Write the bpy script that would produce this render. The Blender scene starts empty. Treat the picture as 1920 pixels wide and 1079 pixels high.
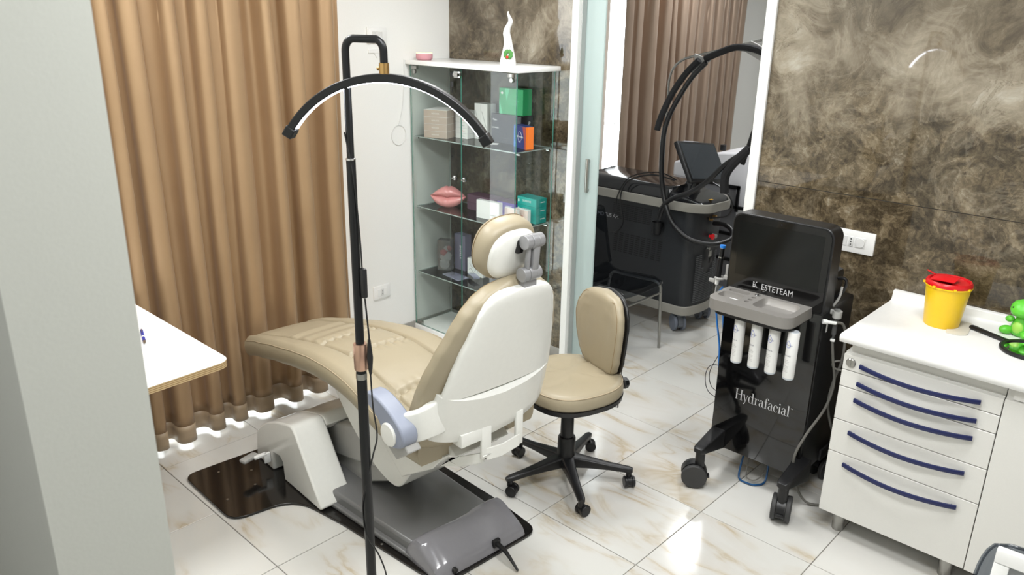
import bpy, bmesh, math, random
from mathutils import Vector, Matrix, Euler
random.seed(7)
SC = bpy.context.scene
COL = SC.collection
pi = math.pi; R = math.radians

# ------------------------------------------------------------------ camera
cd = bpy.data.cameras.new('camera'); cam = bpy.data.objects.new('camera', cd); COL.objects.link(cam)
cd.sensor_width = 36.0; cd.lens = 36.0 * 1480.7 / 1920.0; cd.clip_start = 0.05; cd.clip_end = 60
yaw, pitch, roll = -0.751159, 0.333082, 0.0177154
cy, sy, cp, sp = math.cos(yaw), math.sin(yaw), math.cos(pitch), math.sin(pitch)
fw = Vector((sy*cp, cy*cp, -sp)); rt = Vector((cy, -sy, 0)); up = rt.cross(fw)
r2 = rt*math.cos(roll) + up*math.sin(roll); u2 = -rt*math.sin(roll) + up*math.cos(roll)
M = Matrix((r2, u2, -fw)).transposed().to_4x4(); M.translation = Vector((0, 0, 2.0)); cam.matrix_world = M
cd.dof.use_dof = True; cd.dof.focus_distance = 2.9; cd.dof.aperture_fstop = 7.0
SC.camera = cam

# ------------------------------------------------------------------ world and light
w = bpy.data.worlds.new('world'); SC.world = w; w.use_nodes = True
bg = w.node_tree.nodes['Background']; bg.inputs[0].default_value = (0.93, 0.96, 1.0, 1); bg.inputs[1].default_value = 7.0
SC.view_settings.view_transform = 'Standard'; SC.view_settings.look = 'None'
SC.view_settings.gamma = 1; SC.view_settings.exposure = -0.12; SC.view_settings.use_curve_mapping = False
CEIL = 2.7
def area(name, x, y, z, sx, sy_, power, col=(0.975, 0.99, 1.0), rot=(0, 0, 0)):
    l = bpy.data.lights.new(name, 'AREA'); l.shape = 'RECTANGLE'; l.size = sx; l.size_y = sy_; l.energy = power; l.color = col
    o = bpy.data.objects.new(name, l); COL.objects.link(o); o.location = (x, y, z); o.rotation_euler = rot
    return o
PANELS = [(-2.5, 1.0, 31), (-2.45, 2.55, 28), (-0.75, 1.05, 31), (-0.6, 2.3, 27)]
for x, y, p in PANELS: area('panel_lamp', x, y, CEIL-0.035, 0.55, 0.55, p)
for x, y, p in [(-3.0, 5.72, 20), (-2.0, 4.6, 18)]: area('panel_lamp', x, y, CEIL-0.035, 0.24, 0.24, p)
area('panel_lamp', -0.6, -0.6, CEIL-0.035, 0.5, 0.5, 11)

# ------------------------------------------------------------------ materials
def s2l(c):
    c = c/255.0
    return c/12.92 if c <= 0.04045 else ((c+0.055)/1.055)**2.4
def rgb(r, g, b): return (s2l(r), s2l(g), s2l(b), 1)
MATS = {}
def mat(name, col, rough=0.5, metal=0.0, coat=0.0, bump=0.0, bscale=60.0, var=0.0, spec=0.5, sheen=0.0, emit=0.0):
    if name in MATS: return MATS[name]
    m = bpy.data.materials.new(name); m.use_nodes = True; nt = m.node_tree; b = nt.nodes['Principled BSDF']
    b.inputs['Base Color'].default_value = rgb(*col); b.inputs['Roughness'].default_value = rough
    b.inputs['Metallic'].default_value = metal; b.inputs['Coat Weight'].default_value = coat
    b.inputs['Coat Roughness'].default_value = 0.05; b.inputs['Specular IOR Level'].default_value = spec
    b.inputs['Sheen Weight'].default_value = sheen
    if emit: b.inputs['Emission Color'].default_value = rgb(*col); b.inputs['Emission Strength'].default_value = emit
    tc = nt.nodes.new('ShaderNodeTexCoord'); n = nt.nodes.new('ShaderNodeTexNoise')
    n.inputs['Scale'].default_value = bscale; n.inputs['Detail'].default_value = 4; nt.links.new(tc.outputs['Object'], n.inputs['Vector'])
    if bump:
        bp = nt.nodes.new('ShaderNodeBump'); bp.inputs['Strength'].default_value = bump; bp.inputs['Distance'].default_value = 0.002
        nt.links.new(n.outputs['Fac'], bp.inputs['Height']); nt.links.new(bp.outputs['Normal'], b.inputs['Normal'])
    v = var if var else 0.03
    mx = nt.nodes.new('ShaderNodeMix'); mx.data_type = 'RGBA'; c = rgb(*col)
    mx.inputs[6].default_value = tuple(min(1, k*(1-v)) for k in c[:3])+(1,); mx.inputs[7].default_value = tuple(min(1, k*(1+v)) for k in c[:3])+(1,)
    nt.links.new(n.outputs['Fac'], mx.inputs[0]); nt.links.new(mx.outputs[2], b.inputs['Base Color'])
    MATS[name] = m; return m
def glass(name, tint, gloss=1.0, rough=0.02, ior=1.5, diffuse=0.0, dcol=(220, 220, 220)):
    if name in MATS: return MATS[name]
    m = bpy.data.materials.new(name); m.use_nodes = True; nt = m.node_tree; nt.nodes.clear()
    out = nt.nodes.new('ShaderNodeOutputMaterial'); tr = nt.nodes.new('ShaderNodeBsdfTransparent'); tr.inputs[0].default_value = rgb(*tint)
    gl = nt.nodes.new('ShaderNodeBsdfGlossy'); gl.inputs['Roughness'].default_value = rough
    fr = nt.nodes.new('ShaderNodeFresnel'); fr.inputs['IOR'].default_value = ior
    g_ = nt.nodes.new('ShaderNodeNewGeometry'); sb = nt.nodes.new('ShaderNodeMath'); sb.operation = 'SUBTRACT'; sb.inputs[0].default_value = 1.0; nt.links.new(g_.outputs['Backfacing'], sb.inputs[1])
    ml = nt.nodes.new('ShaderNodeMath'); ml.operation = 'MULTIPLY'; nt.links.new(fr.outputs[0], ml.inputs[0]); nt.links.new(sb.outputs[0], ml.inputs[1])
    mx = nt.nodes.new('ShaderNodeMixShader'); nt.links.new(ml.outputs[0], mx.inputs[0]); nt.links.new(tr.outputs[0], mx.inputs[1]); nt.links.new(gl.outputs[0], mx.inputs[2])
    last = mx.outputs[0]
    if diffuse:
        d = nt.nodes.new('ShaderNodeBsdfDiffuse'); d.inputs[0].default_value = rgb(*dcol)
        t = nt.nodes.new('ShaderNodeBsdfTranslucent'); t.inputs[0].default_value = rgb(*dcol)
        a = nt.nodes.new('ShaderNodeMixShader'); a.inputs[0].default_value = 0.5; nt.links.new(d.outputs[0], a.inputs[1]); nt.links.new(t.outputs[0], a.inputs[2])
        m2 = nt.nodes.new('ShaderNodeMixShader'); m2.inputs[0].default_value = diffuse; nt.links.new(last, m2.inputs[1]); nt.links.new(a.outputs[0], m2.inputs[2]); last = m2.outputs[0]
    nt.links.new(last, out.inputs[0]); MATS[name] = m; return m

def ramp(nt, stops):
    r = nt.nodes.new('ShaderNodeValToRGB'); e = r.color_ramp.elements
    while len(e) > 1: e.remove(e[-1])
    e[0].position = stops[0][0]; e[0].color = rgb(*stops[0][1])
    for p, c in stops[1:]: k = e.new(p); k.color = rgb(*c)
    return r
def noise(nt, vec, scale, detail=8, rough=0.55, dist=0.0):
    n = nt.nodes.new('ShaderNodeTexNoise'); n.inputs['Scale'].default_value = scale; n.inputs['Detail'].default_value = detail
    n.inputs['Roughness'].default_value = rough; n.inputs['Distortion'].default_value = dist; nt.links.new(vec, n.inputs['Vector']); return n
def marble_wall(name, off):
    m = bpy.data.materials.new(name); m.use_nodes = True; nt = m.node_tree; b = nt.nodes['Principled BSDF']
    g = nt.nodes.new('ShaderNodeNewGeometry'); mp = nt.nodes.new('ShaderNodeMapping'); mp.inputs['Location'].default_value = off
    nt.links.new(g.outputs['Position'], mp.inputs['Vector']); v = mp.outputs[0]
    big = noise(nt, v, 1.9, 6, 0.55, 0.9); mid = noise(nt, v, 6.0, 12, 0.72, 1.2); fine = noise(nt, v, 30, 12, 0.76, 1.0)
    def math_(op, a, b2):
        k = nt.nodes.new('ShaderNodeMath'); k.operation = op
        for i, q in enumerate((a, b2)):
            if isinstance(q, (int, float)): k.inputs[i].default_value = q
            else: nt.links.new(q, k.inputs[i])
        return k.outputs[0]
    s = nt.nodes.new('ShaderNodeSeparateXYZ'); nt.links.new(g.outputs['Position'], s.inputs[0])
    mixv = math_('ADD', math_('MULTIPLY', big.outputs['Fac'], 0.55), math_('MULTIPLY', mid.outputs['Fac'], 0.45))
    cr = ramp(nt, [(0.36, (56, 48, 38)), (0.43, (82, 72, 58)), (0.49, (104, 94, 78)), (0.54, (124, 114, 98)), (0.60, (142, 133, 116)), (0.68, (172, 166, 152))])
    nt.links.new(mixv, cr.inputs[0])
    # finer, rougher, darker stone lower on the wall, as the slabs' figure runs
    low = nt.nodes.new('ShaderNodeMapRange'); low.inputs['From Min'].default_value = 1.95; low.inputs['From Max'].default_value = 1.55
    hz = math_('ADD', s.outputs['Z'], math_('MULTIPLY', math_('SUBTRACT', big.outputs['Fac'], 0.5), 1.6)); nt.links.new(hz, low.inputs['Value'])
    cr2 = ramp(nt, [(0.36, (24, 21, 16)), (0.44, (60, 52, 40)), (0.50, (88, 77, 58)), (0.56, (112, 100, 80)), (0.64, (150, 142, 124))])
    f2 = math_('ADD', math_('MULTIPLY', fine.outputs['Fac'], 0.5), math_('MULTIPLY', mid.outputs['Fac'], 0.5)); nt.links.new(f2, cr2.inputs[0])
    mx = nt.nodes.new('ShaderNodeMix'); mx.data_type = 'RGBA'; k = math_('MULTIPLY', low.outputs[0], 0.85)
    nt.links.new(k, mx.inputs[0]); nt.links.new(cr.outputs[0], mx.inputs[6]); nt.links.new(cr2.outputs[0], mx.inputs[7])
    # broken fragments in the lower, rougher figure
    vo = nt.nodes.new('ShaderNodeTexVoronoi'); vo.inputs['Scale'].default_value = 11.0
    a2 = nt.nodes.new('ShaderNodeVectorMath'); a2.operation = 'ADD'; s2_ = nt.nodes.new('ShaderNodeVectorMath'); s2_.operation = 'SCALE'; s2_.inputs['Scale'].default_value = 0.22
    nt.links.new(mid.outputs['Color'], s2_.inputs[0]); nt.links.new(v, a2.inputs[0]); nt.links.new(s2_.outputs[0], a2.inputs[1]); nt.links.new(a2.outputs[0], vo.inputs['Vector'])
    sx_ = nt.nodes.new('ShaderNodeSeparateXYZ'); nt.links.new(vo.outputs['Color'], sx_.inputs[0])
    fr_ = nt.nodes.new('ShaderNodeMapRange'); fr_.inputs['To Min'].default_value = 0.62; fr_.inputs['To Max'].default_value = 1.30; nt.links.new(sx_.outputs[0], fr_.inputs['Value'])
    one = math_('ADD', math_('MULTIPLY', math_('SUBTRACT', fr_.outputs[0], 1.0), math_('ADD', math_('MULTIPLY', low.outputs[0], 0.75), 0.12)), 1.0)
    gm = nt.nodes.new('ShaderNodeVectorMath'); gm.operation = 'SCALE'; nt.links.new(mx.outputs[2], gm.inputs[0]); nt.links.new(one, gm.inputs['Scale'])
    # fissures
    wv = nt.nodes.new('ShaderNodeTexVoronoi'); wv.feature = 'DISTANCE_TO_EDGE'; wv.inputs['Scale'].default_value = 1.7
    ad = nt.nodes.new('ShaderNodeVectorMath'); ad.operation = 'ADD'; sc = nt.nodes.new('ShaderNodeVectorMath'); sc.operation = 'SCALE'; sc.inputs['Scale'].default_value = 0.75
    nt.links.new(mid.outputs['Color'], sc.inputs[0]); nt.links.new(v, ad.inputs[0]); nt.links.new(sc.outputs[0], ad.inputs[1]); nt.links.new(ad.outputs[0], wv.inputs['Vector'])
    mr = nt.nodes.new('ShaderNodeMapRange'); mr.inputs['From Max'].default_value = 0.009; mr.inputs['To Min'].default_value = 0.8; mr.inputs['To Max'].default_value = 0.0
    nt.links.new(wv.outputs['Distance'], mr.inputs['Value'])
    m2 = nt.nodes.new('ShaderNodeMix'); m2.data_type = 'RGBA'; m2.inputs[7].default_value = rgb(58, 44, 28)
    nt.links.new(mr.outputs[0], m2.inputs[0])
    v3 = noise(nt, v, 2.6, 9, 0.62, 2.2); a3 = math_('ABSOLUTE', math_('SUBTRACT', v3.outputs['Fac'], 0.5), 0); r3 = nt.nodes.new('ShaderNodeMapRange'); r3.inputs['From Max'].default_value = 0.035; r3.inputs['To Min'].default_value = 0.16; r3.inputs['To Max'].default_value = 0.0
    nt.links.new(a3, r3.inputs['Value']); m3 = nt.nodes.new('ShaderNodeMix'); m3.data_type = 'RGBA'; m3.inputs[7].default_value = rgb(176, 166, 146); nt.links.new(math_('MULTIPLY', r3.outputs[0], math_('GREATER_THAN', big.outputs['Fac'], 0.5)), m3.inputs[0]); nt.links.new(gm.outputs[0], m3.inputs[6]); nt.links.new(m3.outputs[2], m2.inputs[6]); nt.links.new(m2.outputs[2], b.inputs['Base Color'])
    b.inputs['Roughness'].default_value = 0.03; b.inputs['Specular IOR Level'].default_value = 0.55
    return m
MARB = marble_wall('polished_brown_stone', (0.3, 0, 0.4))

def tile_mat():
    m = bpy.data.materials.new('veined_floor_tile'); m.use_nodes = True; nt = m.node_tree; b = nt.nodes['Principled BSDF']
    tc = nt.nodes.new('ShaderNodeTexCoord'); oi = nt.nodes.new('ShaderNodeObjectInfo')
    cx = nt.nodes.new('ShaderNodeCombineXYZ'); mu = nt.nodes.new('ShaderNodeMath'); mu.operation = 'MULTIPLY'; mu.inputs[1].default_value = 37.0
    nt.links.new(oi.outputs['Random'], mu.inputs[0]); nt.links.new(mu.outputs[0], cx.inputs[2])
    ad = nt.nodes.new('ShaderNodeVectorMath'); ad.operation = 'ADD'; nt.links.new(tc.outputs['Object'], ad.inputs[0]); nt.links.new(cx.outputs[0], ad.inputs[1])
    mp = nt.nodes.new('ShaderNodeMapping'); mp.inputs['Rotation'].default_value = (0, 0, 0.6); mp.inputs['Scale'].default_value = (1, 2.6, 1); nt.links.new(ad.outputs[0], mp.inputs['Vector'])
    n = noise(nt, mp.outputs[0], 1.6, 5, 0.5, 0.7)
    vein = nt.nodes.new('ShaderNodeMath'); vein.operation = 'SUBTRACT'; vein.inputs[1].default_value = 0.5; nt.links.new(n.outputs['Fac'], vein.inputs[0])
    ab = nt.nodes.new('ShaderNodeMath'); ab.operation = 'ABSOLUTE'; nt.links.new(vein.outputs[0], ab.inputs[0])
    cr = ramp(nt, [(0.0, (184, 171, 150)), (0.012, (194, 185, 169)), (0.035, (201, 197, 190)), (0.09, (205, 203, 198)), (0.3, (208, 207, 203))])
    nt.links.new(ab.outputs[0], cr.inputs[0])
    n2 = noise(nt, ad.outputs[0], 3.2, 3, 0.5); mr = nt.nodes.new('ShaderNodeMapRange'); mr.inputs['From Min'].default_value = 0.42; mr.inputs['From Max'].default_value = 0.62
    nt.links.new(n2.outputs['Fac'], mr.inputs['Value'])
    mx = nt.nodes.new('ShaderNodeMix'); mx.data_type = 'RGBA'; mx.inputs[6].default_value = rgb(205, 204, 199); nt.links.new(mr.outputs[0], mx.inputs[0]); nt.links.new(cr.outputs[0], mx.inputs[7])
    nt.links.new(mx.outputs[2], b.inputs['Base Color']); b.inputs['Roughness'].default_value = 0.13; b.inputs['Specular IOR Level'].default_value = 0.5
    return m
TILE = tile_mat()

WALLW = mat('white_wall_paint', (234, 234, 231), 0.6, bump=0.08, bscale=180)
WALLG = mat('pillar_paint', (202, 204, 197), 0.6, bump=0.08, bscale=180)
CEILM = mat('ceiling_paint', (238, 238, 235), 0.8)
GROUT = mat('grey_grout', (120, 116, 110), 0.8, bump=0.2)
BASEM = mat('grey_baseboard_stone', (150, 148, 142), 0.4, var=0.1, bscale=25)
FRAMEW = mat('white_lacquer_frame', (232, 232, 229), 0.3)
FRAMEG = mat('grey_aluminium', (176, 178, 176), 0.35, metal=0.3)
LEATH = mat('beige_leatherette', (157, 146, 123), 0.42, bump=0.18, bscale=420, var=0.04)
SEAM = mat('seam_thread', (140, 120, 88), 0.8)
PIPE = mat('beige_piping', (172, 156, 130), 0.6)
SHELL = mat('glossy_white_plastic', (226, 226, 221), 0.22, coat=0.3)
WHITEP = mat('white_plastic', (232, 232, 230), 0.35)
LAM = mat('white_laminate', (218, 217, 212), 0.32, bump=0.05, bscale=300)
TOPM = mat('white_worktop', (236, 236, 234), 0.28)
DESKM = mat('white_desk_laminate', (243, 243, 243), 0.3)
GREY1 = mat('grey_plastic', (112, 112, 112), 0.32, bump=0.1, bscale=500)
GREY2 = mat('warm_grey_plastic', (122, 121, 125), 0.14, coat=0.2)
GREYL = mat('light_grey_plastic', (164, 163, 160), 0.45)
BLUEG = mat('blue_grey_plastic', (138, 144, 160), 0.45, bump=0.15, bscale=500)
SILV = mat('silver_plastic', (150, 150, 152), 0.35, metal=0.4)
SILV2 = mat('satin_silver_tray', (138, 135, 131), 0.42, metal=0.25, bump=0.05, bscale=900)
BLACK = mat('black_plastic', (17, 17, 19), 0.36, bump=0.12, bscale=400)
BLACKG = mat('gloss_black_panel', (10, 10, 11), 0.08, coat=0.4)
BLACKM = mat('black_steel_plate', (20, 18, 17), 0.14, coat=0.3, var=0.1)
LAMPB = mat('black_lamp_metal', (20, 21, 23), 0.35, metal=0.3)
CHROME = mat('chrome', (205, 205, 205), 0.12, metal=1.0)
STEEL = mat('brushed_steel', (165, 164, 160), 0.3, metal=1.0, bump=0.1)
GOLD = mat('rose_gold_metal', (196, 160, 140), 0.28, metal=0.85)
BRASS = mat('brass_metal', (186, 150, 96), 0.28, metal=0.9)
LED = mat('led_strip', (238, 244, 255), 0.5, emit=32.0)
LPANEL = mat('lit_ceiling_panel', (255, 252, 246), 0.5, emit=4.0)
NAVY = mat('navy_blue_plastic', (18, 28, 76), 0.35, coat=0.1)
GLASSC = glass('clear_glass', (252, 254, 253), ior=1.45)
GLASSS = glass('glass_shelf', (240, 246, 245), ior=1.52)
GEDGE = mat('green_glass_edge', (70, 126, 112), 0.2)
GEDGE2 = mat('grey_glass_edge', (150, 162, 158), 0.2)
SMOKE = glass('smoked_acrylic', (190, 194, 200), ior=1.45)
CLEARP = glass('clear_plastic', (226, 228, 228), ior=1.45, diffuse=0.12)
FROST = glass('frosted_door_glass', (236, 244, 243), ior=1.5, rough=0.3, diffuse=0.75, dcol=(222, 234, 232))
HOSEC = glass('translucent_hose', (190, 188, 184), ior=1.3, rough=0.3, diffuse=0.7, dcol=(170, 168, 162))

def curtain_mat(name, c1, c2, metal=0.42):
    m = bpy.data.materials.new(name); m.use_nodes = True; nt = m.node_tree; b = nt.nodes['Principled BSDF']
    tc = nt.nodes.new('ShaderNodeTexCoord'); n = noise(nt, tc.outputs['Object'], 2.5, 4, 0.6)
    mx = nt.nodes.new('ShaderNodeMix'); mx.data_type = 'RGBA'; mx.inputs[6].default_value = rgb(*c1); mx.inputs[7].default_value = rgb(*c2)
    nt.links.new(n.outputs['Fac'], mx.inputs[0]); nt.links.new(mx.outputs[2], b.inputs['Base Color'])
    b.inputs['Roughness'].default_value = 0.42; b.inputs['Metallic'].default_value = metal; b.inputs['Sheen Weight'].default_value = 0.1
    wv = noise(nt, tc.outputs['Object'], 700, 2, 0.5); bp = nt.nodes.new('ShaderNodeBump'); bp.inputs['Strength'].default_value = 0.15; bp.inputs['Distance'].default_value = 0.001
    nt.links.new(wv.outputs['Fac'], bp.inputs['Height']); nt.links.new(bp.outputs['Normal'], b.inputs['Normal'])
    return m
CURT = curtain_mat('tan_satin_curtain', (154, 124, 92), (176, 147, 112))
HEM = curtain_mat('tan_curtain_hem', (150, 130, 106), (160, 140, 114), 0.0)
CURT2 = curtain_mat('beige_satin_curtain', (160, 138, 120), (176, 156, 138))

# ------------------------------------------------------------------ mesh helpers
class MB:
    def __init__(s): s.bm = bmesh.new(); s.mi = 0
    def _t(s, vs, loc, rot):
        if rot: 
            m = Euler(rot).to_matrix()
            for v in vs: v.co = m @ v.co
        for v in vs: v.co += Vector(loc)
    def box(s, c, d, rot=None, bev=0.0, seg=2):
        r = bmesh.ops.create_cube(s.bm, size=1.0); vs = r['verts']
        for v in vs: v.co = Vector((v.co.x*d[0], v.co.y*d[1], v.co.z*d[2]))
        if bev > 0:
            es = list({e for v in vs for e in v.link_edges})
            rr = bmesh.ops.bevel(s.bm, geom=es, offset=bev, segments=seg, affect='EDGES', profile=0.5, clamp_overlap=True)
            vs = list({v for f in rr['faces'] for v in f.verts} | {v for v in vs if v.is_valid})
        s._t(vs, c, rot); return s
    def bx(s, x0, x1, y0, y1, z0, z1, bev=0.0, seg=2):
        return s.box(((x0+x1)/2, (y0+y1)/2, (z0+z1)/2), (abs(x1-x0), abs(y1-y0), abs(z1-z0)), None, bev, seg)
    def cyl(s, a, b, r, r2_=None, n=20, cap=True):
        a = Vector(a); b = Vector(b); d = b-a; r2_ = r if r2_ is None else r2_
        m = d.to_track_quat('Z', 'Y').to_matrix(); A = []; B = []
        for i in range(n):
            t = 2*pi*i/n; c = Vector((math.cos(t), math.sin(t), 0)); A.append(s.bm.verts.new(a+m@(c*r))); B.append(s.bm.verts.new(b+m@(c*r2_)))
        for i in range(n): s.bm.faces.new((A[i], A[(i+1)%n], B[(i+1)%n], B[i]))
        if cap: s.bm.faces.new(A[::-1]); s.bm.faces.new(B)
        return s
    def tube(s, pts, r, n=10, closed=False, smooth=0):
        pts = [Vector(p) for p in pts]
        if smooth: pts = catmull(pts, smooth, closed)
        rs = r if isinstance(r, (list, tuple)) else None; k = len(pts); rings = []; prev = None
        for i, p in enumerate(pts):
            a = pts[(i-1) % k] if (closed or i > 0) else p; b = pts[(i+1) % k] if (closed or i < k-1) else p
            t = (b-a).normalized()
            if prev is None:
                q = Vector((0, 0, 1)) if abs(t.z) < 0.9 else Vector((1, 0, 0)); nx = t.cross(q).normalized()
            else:
                nx = prev - t*prev.dot(t); nx = nx.normalized() if nx.length > 1e-6 else t.orthogonal().normalized()
            prev = nx; ny = t.cross(nx)
            rr = (rs[0]+(rs[-1]-rs[0])*i/(k-1)) if rs else r
            rings.append([s.bm.verts.new(p + nx*math.cos(2*pi*j/n)*rr + ny*math.sin(2*pi*j/n)*rr) for j in range(n)])
        for i in range(k if closed else k-1):
            A = rings[i]; B = rings[(i+1) % k]
            for j in range(n): s.bm.faces.new((A[j], A[(j+1) % n], B[(j+1) % n], B[j]))
        if not closed: s.bm.faces.new(rings[0][::-1]); s.bm.faces.new(rings[-1])
        return s
    def loft(s, rings, cap=True):
        V = [[s.bm.verts.new(Vector(p)) for p in r] for r in rings]; n = len(V[0])
        for i in range(len(V)-1):
            for j in range(n): s.bm.faces.new((V[i][j], V[i][(j+1) % n], V[i+1][(j+1) % n], V[i+1][j]))
        if cap: s.bm.faces.new(V[0][::-1]); s.bm.faces.new(V[-1])
        return s
    def lathe(s, prof, c=(0, 0, 0), n=28, axis='Z'):
        rings = []
        for r, z in prof:
            ring = []
            for i in range(n):
                t = 2*pi*i/n; p = Vector((r*math.cos(t), r*math.sin(t), z))
                if axis == 'X': p = Vector((p.z, p.x, p.y))
                if axis == 'Y': p = Vector((p.x, p.z, p.y))
                ring.append(p+Vector(c))
            rings.append(ring)
        return s.loft(rings)
    def prism(s, poly, a0, a1, plane='XZ'):
        def P(u, v, k): return {'XZ': (u, k, v), 'XY': (u, v, k), 'YZ': (k, u, v)}[plane]
        A = [s.bm.verts.new(P(u, v, a0)) for u, v in poly]; B = [s.bm.verts.new(P(u, v, a1)) for u, v in poly]; n = len(poly)
        for i in range(n): s.bm.faces.new((A[i], A[(i+1) % n], B[(i+1) % n], B[i]))
        s.bm.faces.new(A[::-1]); s.bm.faces.new(B); return s
    def ball(s, c, r, rot=None, seg=20, rings=12):
        if isinstance(r, (int, float)): r = (r, r, r)
        v = bmesh.ops.create_uvsphere(s.bm, u_segments=seg, v_segments=rings, radius=1.0)['verts']
        for q in v: q.co = Vector((q.co.x*r[0], q.co.y*r[1], q.co.z*r[2]))
        s._t(v, c, rot); return s
    def grid(s, f, nu, nv, closed_u=False):
        V = [[s.bm.verts.new(Vector(f(i/nu, j/nv))) for j in range(nv+1)] for i in range(nu+1)]
        for i in range(nu):
            for j in range(nv): s.bm.faces.new((V[i][j], V[i+1][j], V[i+1][j+1], V[i][j+1]))
        return s
def catmull(pts, k, closed=False):
    out = []; n = len(pts)
    rng = range(n) if closed else range(n-1)
    for i in rng:
        p0 = pts[(i-1) % n] if (closed or i > 0) else pts[0]; p1 = pts[i]; p2 = pts[(i+1) % n]; p3 = pts[(i+2) % n] if (closed or i < n-2) else pts[-1]
        for j in range(k):
            t = j/k; out.append(0.5*((2*p1)+(-p0+p2)*t+(2*p0-5*p1+4*p2-p3)*t*t+(-p0+3*p1-3*p2+p3)*t**3))
    if not closed: out.append(pts[-1])
    return out
def cm2(pts, k, closed=False): return [(p.x, p.y) for p in catmull([Vector((a, b, 0)) for a, b in pts], k, closed)]
def rrect(x0, x1, y0, y1, r, n=6, rs=None):
    rs = rs or [r]*4; out = []
    for (cx_, cy_, a, rr) in ((x1-rs[0], y1-rs[0], 0, rs[0]), (x0+rs[1], y1-rs[1], 90, rs[1]), (x0+rs[2], y0+rs[2], 180, rs[2]), (x1-rs[3], y0+rs[3], 270, rs[3])):
        for i in range(n+1): t = R(a+90*i/n); out.append((cx_+rr*math.cos(t), cy_+rr*math.sin(t)))
    return out
def lerp_tab(tab, x):
    if x <= tab[0][0]: return tab[0][1]
    for (a, b), (c, d) in zip(tab, tab[1:]):
        if x <= c:
            t = (x-a)/(c-a); t = t*t*(3-2*t)*0.5+t*0.5; return b+(d-b)*t
    return tab[-1][1]

def mk(name, mb, m, parent=None, smooth=35, bev=0.0, solid=0.0, sub=0, loc=None, rot=None, wn=False):
    me = bpy.data.meshes.new(name); bmesh.ops.recalc_face_normals(mb.bm, faces=mb.bm.faces); mb.bm.to_mesh(me); mb.bm.free()
    for k in (m if isinstance(m, (list, tuple)) else [m]): me.materials.append(k)
    if smooth: me.shade_smooth(); me.set_sharp_from_angle(angle=R(smooth))
    o = bpy.data.objects.new(name, me); COL.objects.link(o)
    if parent: o.parent = parent
    if loc: o.location = loc
    if rot: o.rotation_euler = rot
    if solid: md = o.modifiers.new('thickness', 'SOLIDIFY'); md.thickness = solid; md.offset = 0
    if bev: md = o.modifiers.new('edge', 'BEVEL'); md.width = bev; md.segments = 2; md.limit_method = 'ANGLE'; md.angle_limit = R(40)
    if sub: md = o.modifiers.new('smooth', 'SUBSURF'); md.levels = sub; md.render_levels = sub
    return o
def tag(o, label, cat, group=None, kind=None):
    o['label'] = label
    if cat: o['category'] = cat
    if group: o['group'] = group
    if kind: o['kind'] = kind
    return o
def thing(name, label, cat, loc=(0, 0, 0), rz=0.0, group=None):
    o = bpy.data.objects.new(name, None); COL.objects.link(o); o.location = loc; o.rotation_euler = (0, 0, rz); o.empty_display_size = 0.05
    return tag(o, label, cat, group)
def struct(name, mb, m, label=None, smooth=0, bev=0.0):
    o = mk(name, mb, m, smooth=smooth, bev=bev); o['kind'] = 'structure'
    if label: o['label'] = label
    return o
def kids(o): return [c for c in bpy.data.objects if c.parent == o]
def dup(o, parent=None, loc=None, rz=None, label=None):
    ch = kids(o); c = o.copy(); COL.objects.link(c)
    if parent: c.parent = parent
    if loc is not None: c.location = loc
    if rz is not None: c.rotation_euler = (0, 0, rz)
    if label: c['label'] = label
    for k in ch: dup(k, c)
    return c
def text_mb(mb, body, size, frame, depth=0.0006, space=1.0):
    """flat lettering placed with frame = (origin, x axis, y axis)"""
    cu = bpy.data.curves.new('lettering', 'FONT'); cu.body = body; cu.size = size; cu.extrude = depth; cu.align_x = 'CENTER'; cu.align_y = 'CENTER'; cu.space_character = space; cu.resolution_u = 3
    ob = bpy.data.objects.new('lettering', cu); COL.objects.link(ob)
    dg = bpy.context.evaluated_depsgraph_get(); me = bpy.data.meshes.new_from_object(ob.evaluated_get(dg))
    o_, ax, ay = [Vector(k) for k in frame]; az = ax.cross(ay)
    mt = Matrix((ax, ay, az)).transposed().to_4x4(); mt.translation = o_; me.transform(mt)
    mb.bm.from_mesh(me); bpy.data.objects.remove(ob); bpy.data.meshes.remove(me); bpy.data.curves.remove(cu)
    return mb

XL, YM, XR, YB, YN = -3.79, 3.45, 1.25, -1.6, 7.65      # room planes

# ================================================================== SETTING
fl = struct('floor', MB().bx(XL-0.1, XR+0.1, YB-0.1, YN+0.1, -0.12, -0.003), GROUT, 'grey grout bed under large glossy veined white floor tiles')
T = 0.4845; OX, OY = -2.335, 2.190
full = None
nx0 = math.floor((XL-OX)/T); ny0 = math.floor((YB-OY)/T)
for i in range(nx0, 6):
    for j in range(-7, 12):
        x0, x1, y0, y1 = OX+i*T, OX+(i+1)*T, OY+j*T, OY+(j+1)*T
        X0, X1, Y0, Y1 = max(x0, XL), min(x1, XR), max(y0, YB), min(y1, YN)
        if X1-X0 < 0.02 or Y1-Y0 < 0.02: continue
        whole = (X1-X0 > T-1e-4 and Y1-Y0 > T-1e-4)
        if whole and full:
            o = full.copy(); COL.objects.link(o)
        else:
            g = 0.0016; hx, hy = (X1-X0)/2-g, (Y1-Y0)/2-g
            o = mk('tile', MB().box((0, 0, -0.005), (2*hx, 2*hy, 0.01), None, 0.0012, 1), TILE, fl, smooth=30)
            if whole: full = o
        o.parent = fl; o.location = ((X0+X1)/2, (Y0+Y1)/2, 0)

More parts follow.
